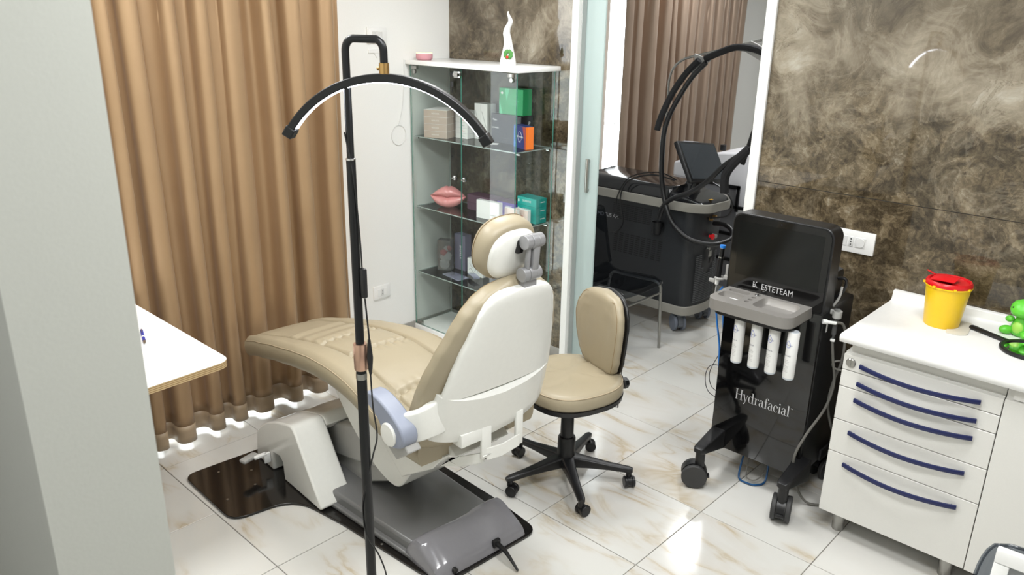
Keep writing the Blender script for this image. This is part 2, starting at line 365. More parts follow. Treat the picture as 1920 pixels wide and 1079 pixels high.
def wall_with_holes(mb, x0, x1, y0, y1, z0, z1, holes, axis):
    """box wall; holes are (a0, a1, h0, h1) along axis"""
    cur = y0 if axis == 'Y' else x0; end = y1 if axis == 'Y' else x1
    def B(a, b, c, d):
        if axis == 'Y': mb.bx(x0, x1, a, b, c, d)
        else: mb.bx(a, b, y0, y1, c, d)
    for a0, a1, h0, h1 in sorted(holes):
        if a0 > cur: B(cur, a0, z0, z1)
        if h0 > z0: B(a0, a1, z0, h0)
        if h1 < z1: B(a0, a1, h1, z1)
        cur = a1
    if end > cur: B(cur, end, z0, z1)
    return mb
W1 = (0.55, 2.42, 0.0, 2.35); W2 = (5.09, 6.95, 0.0, 2.45)
struct('wall_left', wall_with_holes(MB(), XL-0.2, XL, YB-0.2, YN+0.2, 0, CEIL, [W1, W2], 'Y'), WALLW, 'white painted wall with the tall windows behind the curtains')
dw = (-2.765, -1.713, 0.0, 2.16)
struct('wall_middle', wall_with_holes(MB(), XL, XR, YM+0.012, YM+0.16, 0, CEIL, [dw], 'X'), WALLW, 'partition between the treatment rooms, clad in brown polished stone').name = 'wall_middle'
wm = bpy.data.objects['wall_middle']
for (a, b, c, d) in [(XL, -2.809, 0.0, 1.283), (XL, -2.809, 1.286, CEIL), (-1.665, XR, 0, 1.283), (-1.665, XR, 1.286, CEIL), (-2.809, -1.665, 2.205, CEIL)]:
    mk('slab', MB().bx(a, b, YM, YM+0.0118, c, d, 0.0008, 1), MARB, wm, smooth=30)
struct('wall_back', MB().bx(XL-0.2, XR+0.2, YB-0.2, YB, 0, CEIL), WALLW, 'white wall behind the entrance')
struct('wall_far', MB().bx(XL, XR+0.2, YN, YN+0.2, 0, CEIL), WALLW, 'white end wall of the second room')
struct('wall_right', MB().bx(XR, XR+0.2, YB, YN, 0, CEIL), WALLW, 'white wall on the right')
PX = -1.0
struct('wall_front', MB().bx(XL, PX, 0.2195, 0.3635, 0, CEIL).bx(PX, 0.45, 0.2195, 0.3635, 2.2, CEIL).bx(0.45, XR, 0.2195, 0.3635, 0, CEIL), WALLG, 'pale grey end of the entrance wall, close at the left edge')
struct('ceiling', MB().bx(XL-0.2, XR+0.2, YB-0.2, YN+0.2, CEIL, CEIL+0.15), CEILM, 'white ceiling')
struct('baseboard_left', MB().bx(XL, XL+0.012, 2.42, YM, 0, 0.075).bx(XL, XL+0.012, 3.62, 5.09, 0, 0.075), BASEM, 'grey stone baseboard of the white wall', bev=0.002)
struct('baseboard_middle', MB().bx(XL+0.012, -2.809, YM-0.01, YM, 0, 0.075), BASEM, 'grey stone baseboard behind the glass cabinet', bev=0.002)

# window frames + glass
for k, (a, b, h0, h1) in enumerate((W1, W2), 1):
    fr = MB(); x = XL-0.10
    for p, q in ((a, a+0.05), (b-0.05, b), ((a+b)/2-0.035, (a+b)/2+0.035)): fr.bx(x-0.03, x+0.03, p, q, h0, h1)
    fr.bx(x-0.03, x+0.03, a, b, h0, h0+0.05).bx(x-0.03, x+0.03, a, b, h1-0.05, h1)
    wo = struct('window_%d' % k, fr, FRAMEW, 'tall white framed window behind the curtain' if k == 1 else 'bright window in the next room, beside the curtain', bev=0.004)
    for p, q in ((a+0.05, (a+b)/2-0.035), ((a+b)/2+0.035, b-0.05)): mk('pane', MB().bx(x-0.004, x+0.004, p, q, h0+0.05, h1-0.05), GLASSC, wo, smooth=0)
# outside balcony rail seen through the bright gap
rl = thing('balcony_railing', 'pale balcony railing outside the bright window of the next room', 'railing', (-4.75, 6.2, 0))
GROUNDM = mat('pale_concrete', (200, 200, 198), 0.9, var=0.08)
struct('trim_1', MB().bx(-6.5, XL-0.2, 4.2, 8.0, -0.12, -0.02), GROUNDM, 'pale balcony slab outside the window')
mk('rail', MB().tube([(0, -1.6, 1.0), (0, 1.6, 1.0)], 0.02), FRAMEG, rl)
for i in range(14): mk('post', MB().cyl((0, -1.5+i*0.23, -0.02), (0, -1.5+i*0.23, 0.99), 0.008, n=8), FRAMEG, rl)

# sliding door: casing, jamb, frosted leaf
dr = struct('door_1', MB().bx(-2.809, -2.765, YM-0.012, YM+0.012, 0, 2.205).bx(-1.713, -1.665, YM-0.012, YM+0.012, 0, 2.205).bx(-2.765, -1.713, YM-0.012, YM+0.012, 2.16, 2.205), FRAMEW, 'white casing of the sliding glass door opening', bev=0.002)
mk('jamb', MB().bx(-2.7655, -2.759, YM+0.012, YM+0.05, 0, 2.16).bx(-2.7655, -2.759, YM+0.085, YM+0.165, 0, 2.16).bx(-1.719, -1.7125, YM+0.012, YM+0.165, 0, 2.16), FRAMEG, dr, bev=0.001)
mk('door_leaf', MB().bx(-2.764, -2.638, YM+0.055, YM+0.067, 0.01, 2.15, 0.001, 1), FROST, dr)
hd = MB().bx(-2.712, -2.692, YM+0.035, YM+0.052, 1.055, 1.245, 0.004, 2).bx(-2.712, -2.692, YM+0.05, YM+0.056, 1.06, 1.075).bx(-2.712, -2.692, YM+0.05, YM+0.056, 1.225, 1.24)
mk('door_handle', hd, STEEL, dr)

# ceiling panels
for n_, (x, y, s_) in enumerate([(p[0], p[1], 0.6) for p in PANELS]+[(-3.0, 5.72, 0.28), (-2.0, 4.6, 0.28), (-0.6, -0.6, 0.55)]):
    t = thing('ceiling_light', ['square ceiling light above the foot of the treatment chair', 'square ceiling light near the glass cabinet', 'square ceiling light near the entrance', 'square ceiling light above the drawers', 'small ceiling light by the curtain of the next room', 'small ceiling light in the middle of the next room', 'ceiling light behind the camera'][n_], 'lamp', (x, y, CEIL-0.03))
    mk('frame', MB().bx(-s_/2, s_/2, -s_/2, -s_/2+0.02, 0, 0.029).bx(-s_/2, s_/2, s_/2-0.02, s_/2, 0, 0.029).bx(-s_/2, -s_/2+0.02, -s_/2, s_/2, 0, 0.029).bx(s_/2-0.02, s_/2, -s_/2, s_/2, 0, 0.029), WHITEP, t, smooth=0)
    mk('diffuser', MB().bx(-s_/2+0.02, s_/2-0.02, -s_/2+0.02, s_/2-0.02, 0.006, 0.02), LPANEL, t, smooth=0)

# ------------------------------------------------------------------ curtains
def curtain(name, label, m, mh, x, y0, y1, zb, zt, period, amp, seed, hem=0.11):
    rnd = random.Random(seed); t = thing(name, label, 'curtain', (x, (y0+y1)/2, 0)); yc = (y0+y1)/2
    ks = []; y = y0
    while y < y1+period: ks.append(y); y += period*rnd.uniform(0.72, 1.3)
    am = [rnd.uniform(0.65, 1.2) for _ in ks]; bm_ = [rnd.uniform(-0.2, 0.2) for _ in ks]; ph2 = [rnd.uniform(0, 6.28) for _ in range(6)]
    def f(u, v):
        y = y0+(y1-y0)*u; i = 0
        while i < len(ks)-2 and ks[i+1] < y: i += 1
        p = (y-ks[i])/(ks[i+1]-ks[i]); a = am[i]*(1-p)+am[i+1]*p
        z = zb+(zt-zb)*v; k = 0.8+0.3*(1-v)
        s_ = math.sin(2*pi*p)
        xx = amp*a*k*s_ + 0.12*amp*math.sin(4*pi*p+ph2[i % 6]+1.2*v)*(0.2+v) + 0.10*amp*math.sin(31*y+3*v+ph2[0])*v + 0.004*math.sin(7*v+ph2[i % 6])
        yy = y - 0.012*math.sin(4*pi*p)*k + 0.020*math.sin(2.4*v+9*y+ph2[1])*v
        return (xx, yy-yc, z)
    nu = int((y1-y0)/0.005)
    hf = hem/(zt-zb)
    mk('fabric', MB().grid(lambda u, v: f(u, hf+(1-hf)*v), nu, 40), m, t, smooth=80, solid=0.003)
    mk('hem', MB().grid(lambda u, v: (f(u, hf*1.04*v)[0], f(u, hf*v)[1], f(u, hf*1.04*v)[2]), nu, 3), mh, t, smooth=80, solid=0.006)
    mk('rail', MB().bx(-0.02, 0.02, y0-yc-0.05, y1-yc+0.05, zt+0.003, zt+0.03), FRAMEW, t)
    return t
curtain('curtain', 'tan satin curtain with deep folds hanging to the tiles at the left', CURT, HEM, -3.47, 0.42, 2.415, 0.02, 2.6, 0.145, 0.050, 3, 0.085)
curtain('curtain', 'beige pleated curtain in the next room behind the black machine', CURT2, CURT2, -3.62, 5.06, 6.86, 0.03, 2.6, 0.14, 0.050, 11)

# ------------------------------------------------------------------ wall sockets
def socket(name, label, c, axis, w_, h_, kind):
    """axis 'X': on the left wall facing +x; 'Y': on the stone wall facing -y"""
    rz = 0 if axis == 'Y' else pi/2
    t = thing(name, label, 'socket', c, rz)
    mk('plate', MB().bx(-w_/2, w_/2, -0.012, 0, -h_/2, h_/2, 0.003, 2), WHITEP, t)
    D = mat('socket_hole', (30, 30, 30), 0.6); G = mat('socket_insert', (214, 214, 212), 0.4)
    if kind == 'switch':
        for i in (-1, 0, 1): mk('rocker', MB().bx(i*0.024-0.011, i*0.024+0.011, -0.016, -0.011, -0.022, 0.022, 0.002, 1), G, t)
        return t
    if kind == 'italian':
        for i in (-1, 1): mk('blank', MB().bx(i*0.026-0.011, i*0.026+0.011, -0.0145, -0.011, -0.022, 0.022, 0.001, 1), WHITEP, t)
        pl = mk('outlet', MB().bx(-0.011, 0.011, -0.016, -0.011, -0.022, 0.022, 0.002, 1), G, t)
        for k in (-1, 0, 1): mk('hole', MB().cyl((0, -0.0155, k*0.01), (0, -0.0166, k*0.01), 0.0028, n=10), D, pl)
        return t
    # wide double plate: switches/blank, three-pin, round german outlet
    for i in (-0.052, -0.027): mk('blank', MB().bx(i-0.011, i+0.011, -0.0145, -0.011, -0.022, 0.022, 0.001, 1), G, t)
    pl = mk('outlet', MB().bx(-0.008, 0.012, -0.016, -0.011, -0.022, 0.022, 0.004, 2), G, t)
    for k in (-1, 0, 1): mk('hole', MB().cyl((0.002, -0.0155, k*0.012), (0.002, -0.0168, k*0.012), 0.0032, n=10), D, pl)
    p2 = mk('round_outlet', MB().bx(0.018, 0.064, -0.0145, -0.011, -0.023, 0.023, 0.002, 1).lathe([(0.0195, -0.018), (0.0205, -0.0145), (0.018, -0.0135), (0.0165, -0.0175)], (0.041, 0, 0), 24, 'Y'), G, t)
    for dx, dz in ((-0.009, 0), (0, 0), (0.009, 0), (0, -0.012)): mk('hole', MB().cyl((0.041+dx, -0.0145, dz), (0.041+dx, -0.0175, dz), 0.003, n=10), D, p2)
    return t
socket('wall_socket', 'small white socket plate low on the white wall beside the cabinet', (XL+0.0005, 2.855, 0.342), 'X', 0.125, 0.085, 'italian')
socket('light_switch', 'white switch plate high on the white wall behind the lamp', (XL+0.0005, 2.89, 1.875), 'X', 0.135, 0.085, 'switch')
socket('wall_socket', 'white double socket plate on the brown stone wall', (-1.195, YM-0.0005, 1.09), 'Y', 0.20, 0.098, 'wide')
st = thing('socket_surround', 'faint white hook plate below the high switch', 'plate', (XL+0.0005, 2.89, 1.79), pi/2)
mk('plate', MB().bx(-0.06, 0.06, -0.006, 0, -0.012, 0.012, 0.002, 1), WHITEP, st); mk('hook', MB().prism([(-0.02, -0.012), (0.02, -0.012), (0.0, -0.04)], -0.005, -0.001), WHITEP, st)

# ================================================================== TREATMENT CHAIR
def round_poly(pts, rs, n=6):
    out = []; k = len(pts)
    for i, p in enumerate(pts):
        r = rs[i] if isinstance(rs, (list, tuple)) else rs; p = Vector(p); a = Vector(pts[i-1]); b = Vector(pts[(i+1) % k])
        da = (a-p); db = (b-p); r_ = min(r, da.length*0.49, db.length*0.49)
        if r_ < 1e-4: out.append(tuple(p)); continue
        s_ = p+da.normalized()*r_; e = p+db.normalized()*r_
        for j in range(n+1):
            t = j/n; q = s_*(1-t)**2+p*2*t*(1-t)+e*t*t; out.append(tuple(q))
    return out
tc_ = thing('treatment_chair', 'beige leatherette treatment chair with white back shell and black floor plate', 'chair', (-1.75, 1.80, 0), R(-4))
plate = round_poly([(-1.375, -0.65), (-0.915, -0.63), (-0.89, -0.36), (-0.60, -0.30), (-0.125, -0.238), (-0.035, -0.20), (-0.04, 0.275), (-0.32, 0.292), (-0.93, 0.275), (-0.93, 0.58), (-1.375, 0.58)],
                   [0.06, 0.07, 0.12, 0.03, 0.03, 0.05, 0.06, 0.02, 0.08, 0.06, 0.06])
bp_ = mk('floor_plate', MB().prism(plate, 0.0005, 0.012, 'XY'), BLACKM, tc_, bev=0.002)
for u, v in ((-1.30, -0.52), (-1.22, -0.40), (-1.10, -0.44), (-1.07, -0.58), (-0.38, -0.255), (-0.09, -0.19), (-0.08, 0.22)): mk('bolt', MB().lathe([(0.006, 0.012), (0.006, 0.0135), (0.003, 0.0145)], (u, v, 0), 10), STEEL, bp_)
cov = mk('base_cover', MB().prism([(-0.95, -0.275), (-0.185, -0.205), (-0.215, 0.185), (-0.95, 0.195)], 0.012, 0.075, 'XY'), GREY1, tc_, bev=0.012)
mk('cover_flange', MB().prism([(-0.96, -0.297), (-0.18, -0.225), (-0.21, 0.205), (-0.96, 0.215)], 0.012, 0.032, 'XY'), GREY1, tc_, bev=0.006)
prof = round_poly([(-0.262, 0.013), (-0.258, 0.06), (-0.215, 0.118), (-0.165, 0.116), (-0.062, 0.055), (-0.048, 0.013)], [0.001, 0.02, 0.03, 0.03, 0.02, 0.001], 4)
rings = []
for k, (v, s_) in enumerate([(-0.228, 0.72), (-0.215, 0.93), (-0.16, 1.0), (-0.02, 0.92), (0.05, 0.93), (0.075, 1.02), (0.16, 1.04), (0.20, 0.98), (0.212, 0.75)]):
    rings.append([(-0.155+(u+0.155)*(0.97 if k in (0, 8) else 1), v, 0.013+(z-0.013)*s_) for u, z in prof])
pcov = mk('plug_cover', MB().loft(rings), GREY2, tc_, smooth=50)
mk('mains_plug', MB().box((-0.055, 0.06, 0.045), (0.018, 0.036, 0.032), None, 0.005).tube([(-0.05, 0.06, 0.045), (0.0, 0.055, 0.043), (0.045, 0.048, 0.03), (0.09, 0.042, 0.01)], [0.011, 0.0045], 10, smooth=4), BLACK, tc_)
mk('cable_gland', MB().cyl((-0.062, -0.15, 0.03), (-0.045, -0.15, 0.028), 0.012), BLACK, tc_)
# front column (white hood with two legs and a bridge)
hood = cm2([(-1.315, 0.014), (-1.305, 0.10), (-1.285, 0.165), (-1.215, 0.225), (-1.12, 0.275), (-1.03, 0.305), (-0.955, 0.325), (-0.925, 0.318)], 4)
leg_prof = hood + [(-0.90, 0.29), (-0.835, 0.19), (-0.765, 0.09), (-0.715, 0.03), (-0.735, 0.014), (-1.045, 0.014), (-1.052, 0.10), (-1.075, 0.118), (-1.135, 0.11), (-1.15, 0.014)]
for s_ in (-1, 1):
    a, b = sorted((s_*0.315, s_*0.165)); mk('column_side', MB().prism(leg_prof, a-0.012 if s_ < 0 else a, b-0.012 if s_ < 0 else b, 'XZ'), SHELL, tc_, bev=0.008, smooth=40)
top_prof = hood+[(-0.905, 0.295), (-0.93, 0.262), (-1.02, 0.262), (-1.18, 0.21), (-1.27, 0.15), (-1.285, 0.014)]
mk('column_hood', MB().prism(top_prof, -0.178, 0.166, 'XZ'), SHELL, tc_, smooth=40, bev=0.004)
mk('release_lever', MB().box((-1.17, -0.375, 0.098), (0.022, 0.06, 0.014), None, 0.004).box((-1.165, -0.345, 0.08), (0.012, 0.03, 0.05), None, 0.003), WHITEP, tc_)
mk('lever_grip', MB().box((-1.185, -0.42, 0.098), (0.04, 0.085, 0.02), (0, 0, 0.3), 0.009), GREYL, tc_)
# lifting arms
mk('lift_arm', MB().prism([(-1.0, 0.10), (-1.0, 0.25), (-0.60, 0.40), (-0.48, 0.34), (-0.60, 0.20)], -0.13, 0.13, 'XZ'), GREYL, tc_, bev=0.012)
mk('lower_arm', MB().prism([(-1.0, 0.03), (-1.0, 0.10), (-0.52, 0.26), (-0.46, 0.20), (-0.72, 0.07)], -0.115, 0.115, 'XZ'), GREYL, tc_, bev=0.01)
# casing below the seat
cas = cm2([(-0.93, 0.50), (-0.86, 0.425), (-0.786, 0.348), (-0.70, 0.280), (-0.62, 0.228), (-0.54, 0.196), (-0.47, 0.187), (-0.425, 0.20), (-0.39, 0.235)], 4)+[(-0.345, 0.295), (-0.20, 0.44), (-0.06, 0.50), (-0.10, 0.53), (-0.45, 0.555), (-0.9, 0.585)]
mk('seat_casing', MB().prism(cas, -0.135, 0.125, 'XZ'), SHELL, tc_, bev=0.006, smooth=40)
mk('inner_casing', MB().prism([(-0.36, 0.29), (-0.16, 0.42), (-0.09, 0.50), (-0.4, 0.52), (-0.62, 0.5)], -0.165, 0.155, 'XZ'), SHELL, tc_, bev=0.004)
mk('type_plate', MB().box((-0.175, -0.06, 0.447), (0.035, 0.07, 0.002), (0, R(-42), 0)), SILV, tc_)

ZT = [(-1.62, 0.487), (-1.4, 0.555), (-1.2, 0.603), (-1.0, 0.645), (-0.85, 0.668), (-0.7, 0.673), (-0.57, 0.656), (-0.47, 0.626), (-0.35, 0.594), (-0.2, 0.582), (0.1, 0.588)]
WT = [(-1.62, 0.19), (-1.5, 0.208), (-1.3, 0.228), (-1.0, 0.25), (-0.7, 0.268), (-0.3, 0.28), (0.1, 0.275)]
def vcen(u): return lerp_tab([(-1.62, -0.03), (-1.0, -0.012), (-0.5, 0.01), (0.1, 0.01)], u)
def sm(tab, u): return (lerp_tab(tab, u-0.05)+2*lerp_tab(tab, u)+lerp_tab(tab, u+0.05))/4
SEAMS = (-0.955, -0.735, -0.42)
def pad_ring(u, k=1.0, n=104):
    w_ = sm(WT, u)*k; zt = sm(ZT, u); vc = vcen(u); th = 0.088; out = []
    for i in range(n+1):                        # top, from near to far
        q = -1+2*i/n; v = q*(w_-0.012); a = abs(v); ip = 0.145*min(1, w_/0.2)
        z = zt + 0.004
        z -= 0.013*math.exp(-((a-ip)/0.0055)**2)
        if a < ip:
            c = 1-(a/ip)**4; z += 0.007*c
            for su in SEAMS:
                z -= 0.016*math.exp(-((u-su+0.012*math.cos(v*14))/0.009)**2)*(1 if a < ip-0.004 else 0)
                d = abs(u-su)
                z += 0.0045*math.sin(v*150+su*40)*math.exp(-(d/0.035)**2)*(1 if su != -0.42 else 0.4)
            if u < -0.98 and u > -1.25: z += 0.003*math.sin((u*60)+v*8)
        else:
            c = 1-((a-ip)/(w_-ip)*2-1)**2; z += 0.007*c
        z -= 0.010*max(0, (abs(q)-0.9)/0.1)**2
        out.append((u, vc+v, z))
    for q, dz in ((w_, -0.014), (w_+0.003, -0.04), (w_-0.001, -0.07), (w_-0.012, -th), (w_*0.5, -th-0.004)): out.append((u, vc+q, zt+dz))
    for q, dz in ((w_*0.5, -th-0.004), (w_-0.012, -th), (w_-0.001, -0.07), (w_+0.003, -0.04), (w_, -0.014)): out.append((u, vc-q, zt+dz))
    return out
rs_ = []
N = 230
for i in range(N+1):
    u = -1.60+(1.50)*i/N; k = 1.0
    e = (u+1.60)/0.05
    if e < 1: k = 0.86+0.14*math.sqrt(max(0, 1-(1-e)**2))
    r_ = pad_ring(u, k)
    if e < 1:
        zc_ = sm(ZT, u)-0.045; f_ = 0.62+0.38*math.sqrt(max(0, 1-(1-e)**2)); r_ = [(a, b, zc_+(c-zc_)*f_) for a, b, c in r_]
    rs_.append(r_)
seat = mk('seat_cushion', MB().loft(rs_), LEATH, tc_, smooth=60)
for s_ in (-1, 1):
    mk('piping', MB().tube([(u/100, vcen(u/100)+s_*(sm(WT, u/100)-0.001), sm(ZT, u/100)-0.009) for u in range(-154, -12, 3)], 0.0019, 6), PIPE, seat)
# back rest
def us(z): return 0.03+0.28*(z-0.8)
WP = [(0.56, 0.275), (0.62, 0.292), (0.72, 0.298), (0.8, 0.295), (0.86, 0.287), (0.95, 0.263), (1.03, 0.232), (1.09, 0.204), (1.13, 0.17), (1.165, 0.125), (1.185, 0.07), (1.193, 0.02)]
def sup(u0, u1, w_, z, n=48, e=3.2, tilt=0.28, bow=0.0):
    c = (u0+u1)/2; h = (u1-u0)/2; out = []
    for i in range(n):
        t = 2*pi*i/n; ct, st_ = math.cos(t), math.sin(t)
        v = w_*math.copysign(abs(ct)**(2/e), ct); du = h*math.copysign(abs(st_)**(2/e), st_)
        out.append((c+du+bow*(v/0.28)**2, v, z-tilt*du*0.8))
    return out
rings = []
for k in range(46):
    z = 0.56+(1.193-0.56)*(1-(1-k/45)**1.5); w_ = lerp_tab(WP, z)
    front = us(z)-0.098-0.05*max(0, (0.82-z)/0.25)**1.5; back = us(z)-0.012
    if z > 1.12: f_ = math.sqrt(max(0.03, 1-((z-1.12)/0.075)**2)); c = (front+back)/2; front = c+(front-c)*f_; back = c+(back-c)*f_
    if k < 3: f_ = (0.6, 0.85, 0.97)[k]; c = (front+back)/2; front = c+(front-c)*f_; back = c+(back-c)*f_
    rings.append(sup(front, back, w_, z, e=3.4, bow=-0.035*min(1, max(0, (1.1-z)/0.3))))
bk = mk('back_cushion', MB().loft(rings), LEATH, tc_, smooth=60)
sp = [rings[k_][28] for k_ in range(4, 43)]
mk('seam', MB().tube(sp, 0.0016, 6), SEAM, bk)
WS = [(0.60, 0.262), (0.7, 0.256), (0.8, 0.246), (0.87, 0.232), (0.95, 0.212), (1.03, 0.188), (1.09, 0.168), (1.125, 0.15), (1.15, 0.128), (1.163, 0.10), (1.168, 0.06)]
rings = []
for k in range(36):
    z = 0.79+(1.168-0.79)*(1-(1-k/35)**1.5); w_ = lerp_tab(WS, z); f_ = math.sqrt(max(0.05, 1-max(0, (z-1.13)/0.045)**2))
    rings.append(sup(us(z)-0.03, us(z)+0.012*f_, w_, z, e=4.0, bow=-0.018))
mk('back_shell', MB().loft(rings), SHELL, tc_, smooth=50)
rings = []
for k in range(20):
    z = 0.615+(0.796-0.615)*k/19; w_ = lerp_tab(WS, z)+0.006; d = 0.006+0.0*k
    lo = 1-max(0, (3-k)/3)*0.25
    rings.append([(a, b, c-0.0*abs(b)+ (0.045*(abs(b)/0.26)**2 if k < 19 else 0.045*(abs(b)/0.26)**2)*1.0-0.0) for a, b, c in sup(us(z)-0.055, us(z)+0.017*lo, w_*(0.98+0.02*lo), z-0.03, e=4.0, bow=-0.02)])
mk('lower_shell', MB().loft(rings), SHELL, tc_, smooth=50)
def seg_rect(c, ax, h, t_):
    c = Vector(c); ax = Vector(ax).normalized(); side = ax.cross(Vector((0, 0, 1))).normalized(); out = []
    for (a, b) in rrect(-t_/2, t_/2, -h/2, h/2, min(t_, h)*0.3, 4): out.append(c+side*a+Vector((0, 0, b)))
    return out
for s_ in (-1,):
    P = [((-0.040, -0.15, 0.725), 0.14), ((-0.022, -0.235, 0.722), 0.14), ((-0.026, -0.275, 0.715), 0.134), ((-0.045, -0.305, 0.70), 0.125), ((-0.085, -0.328, 0.685), 0.112), ((-0.12, -0.336, 0.675), 0.10)]
    pts = catmull([Vector(p[0]) for p in P], 4); hs = [P[0][1]+(P[-1][1]-P[0][1])*i/(len(pts)-1) for i in range(len(pts))]
    rg = []
    for i, p in enumerate(pts):
        a = pts[max(0, i-1)]; b = pts[min(len(pts)-1, i+1)]; q = seg_rect(p, b-a, hs[i], 0.035)
        rg.append([(x.x, -s_*x.y if s_ > 0 else x.y, x.z) for x in q])
    mk('shell_arm', MB().loft(rg), SHELL, tc_, smooth=50)
    ar = cm2([(-0.262, 0.752), (-0.238, 0.776), (-0.19, 0.780), (-0.13, 0.764), (-0.078, 0.738), (-0.040, 0.708), (-0.026, 0.674), (-0.040, 0.642), (-0.08, 0.625), (-0.12, 0.628), (-0.148, 0.648), (-0.156, 0.676), (-0.178, 0.702), (-0.225, 0.728)], 4, True)
    a, b = sorted((s_*0.318, s_*0.382)); arm = mk('armrest', MB().prism(ar, a, b, 'XZ'), BLUEG, tc_, bev=0.008, smooth=50)
    c0 = s_*0.380; mk('pivot_cap', MB().lathe([(0.042, 0), (0.042, s_*0.006), (0.038, s_*0.010), (0.02, s_*0.0115), (0.002, s_*0.0115)], (-0.105, c0, 0.668), 32, 'Y'), SHELL, arm)
    a, b = sorted((s_*0.31, s_*0.366)); mk('bracket', MB().prism([(-0.175, 0.625), (-0.09, 0.572), (-0.02, 0.625), (-0.05, 0.66), (-0.15, 0.66)], a, b, 'XZ'), GREYL, tc_, bev=0.004)
def strap(pts, h=0.042, t_=0.007):
    rg = []
    P = [Vector(p) for p in pts]
    for i, p in enumerate(P):
        a = P[max(0, i-1)]; b = P[min(len(P)-1, i+1)]; d = (b-a).normalized(); nn = Vector((0, 1, 0)).cross(d) if abs(d.y) < 0.3 else Vector((0, 0, 1)) if abs(d.z) < 0.7 else Vector((0, 1, 0))
        side = d.cross(nn).normalized(); rg.append([p+nn*h/2+side*t_/2, p-nn*h/2+side*t_/2, p-nn*h/2-side*t_/2, p+nn*h/2-side*t_/2])
    return MB().loft(rg)
mk('underframe_loop', strap([(-0.22, -0.11, 0.445), (-0.17, -0.12, 0.43), (-0.09, -0.09, 0.455), (0.0, -0.05, 0.497), (0.008, -0.045, 0.51)]), SHELL, tc_, bev=0.002)
for q, d in (((0.0, -0.045, 0.56), (0.012, 0.045, 0.13)), ((0.0, 0.115, 0.56), (0.012, 0.035, 0.14)), ((-0.02, -0.1, 0.60), (0.05, 0.12, 0.05))): mk('underframe_post', MB().box(q, d, None, 0.003), SHELL, tc_)
mk('underframe_loop', strap([(0.004, -0.045, 0.51), (0.004, 0.03, 0.50), (0.004, 0.115, 0.51)], 0.05), SHELL, tc_, bev=0.002)
# head rest, tilted slightly forward
hc = Vector((0.035, -0.01, 1.285)); ht = R(17)
def hp(a, b, c):   # a: out of the back, b: lateral, c: up
    return (hc.x+a*math.cos(ht)+c*math.sin(ht), hc.y+b, hc.z-a*math.sin(ht)+c*math.cos(ht))
rings = []
for k, (a, s_) in enumerate([(-0.04, 0.80), (-0.034, 0.90), (-0.02, 0.975), (0.0, 1.0), (0.022, 0.985), (0.036, 0.93), (0.042, 0.86)]):
    rings.append([hp(a-0.18*y*y, x*s_*0.112, y*s_*0.108) for x, y in [(math.copysign(abs(math.cos(t))**0.82, math.cos(t)), math.copysign(abs(math.sin(t))**0.82, math.sin(t))) for t in [2*pi*i/48 for i in range(48)]]] if False else
                 [hp(a, x*s_*0.112, y*s_*0.108) for x, y in [(math.copysign(abs(math.cos(t))**0.80, math.cos(t))*(1+0.06*math.sin(t)), math.copysign(abs(math.sin(t))**0.86, math.sin(t))) for t in [2*pi*i/48 for i in range(48)]]])
hr = mk('headrest_cushion', MB().loft(rings), LEATH, tc_, smooth=60)
mk('seam', MB().tube([hp(-0.02, 0.9905*0.111*math.copysign(abs(math.cos(t))**0.8, math.cos(t))*(1+0.06*math.sin(t)), 0.983*0.108*math.copysign(abs(math.sin(t))**0.86, math.sin(t))) for t in [2*pi*i/60 for i in range(60)]], 0.0014, 5, closed=True), SEAM, hr)
rings = []
for a, s_ in [(0.03, 1.0), (0.048, 0.985), (0.056, 0.94), (0.062, 0.80), (0.066, 0.45)]:
    rings.append([hp(a, x*s_*0.097, y*s_*0.090-0.003) for x, y in [(math.copysign(abs(math.cos(t))**0.8, math.cos(t))*(1+0.06*math.sin(t)), math.copysign(abs(math.sin(t))**0.86, math.sin(t))) for t in [2*pi*i/48 for i in range(48)]]])
mk('headrest_shell', MB().loft(rings), SHELL, tc_, smooth=50)
hx, hv = 0.128, 0.028
h1, h2 = Vector((hx+0.008, hv, 1.318)), Vector((hx-0.002, hv, 1.208))
def knuckle(mb, c, r=0.0235, w_=0.038):
    for i, (a, b) in enumerate(((-w_, -0.013), (-0.012, 0.012), (0.013, w_))):
        mb.cyl((c.x, c.y+a, c.z), (c.x, c.y+b, c.z), r if i != 1 else r+0.001, n=28)
    return mb
mk('hinge', knuckle(MB(), h1), SILV, tc_, bev=0.0015, smooth=40)
mk('hinge', knuckle(MB(), h2), SILV, tc_, bev=0.0015, smooth=40)
mk('hinge_link', MB().box(((h1.x+h2.x)/2+0.004, hv+0.010, 1.263), (0.028, 0.030, 0.09), (0, R(5), 0), 0.006).box(((h1.x+h2.x)/2+0.004, hv-0.018, 1.263), (0.018, 0.014, 0.085), (0, R(5), 0), 0.006), SILV, tc_)
mk('hinge_foot', MB().prism([(hv-0.024, 1.205), (hv+0.024, 1.205), (hv+0.032, 1.138), (hv-0.032, 1.138)], hx-0.022, hx+0.006, 'YZ'), SILV, tc_, bev=0.004)
mk('hinge_socket', MB().box((hx-0.022, hv-0.03, 1.30), (0.02, 0.03, 0.05), None, 0.008), BLACK, tc_)

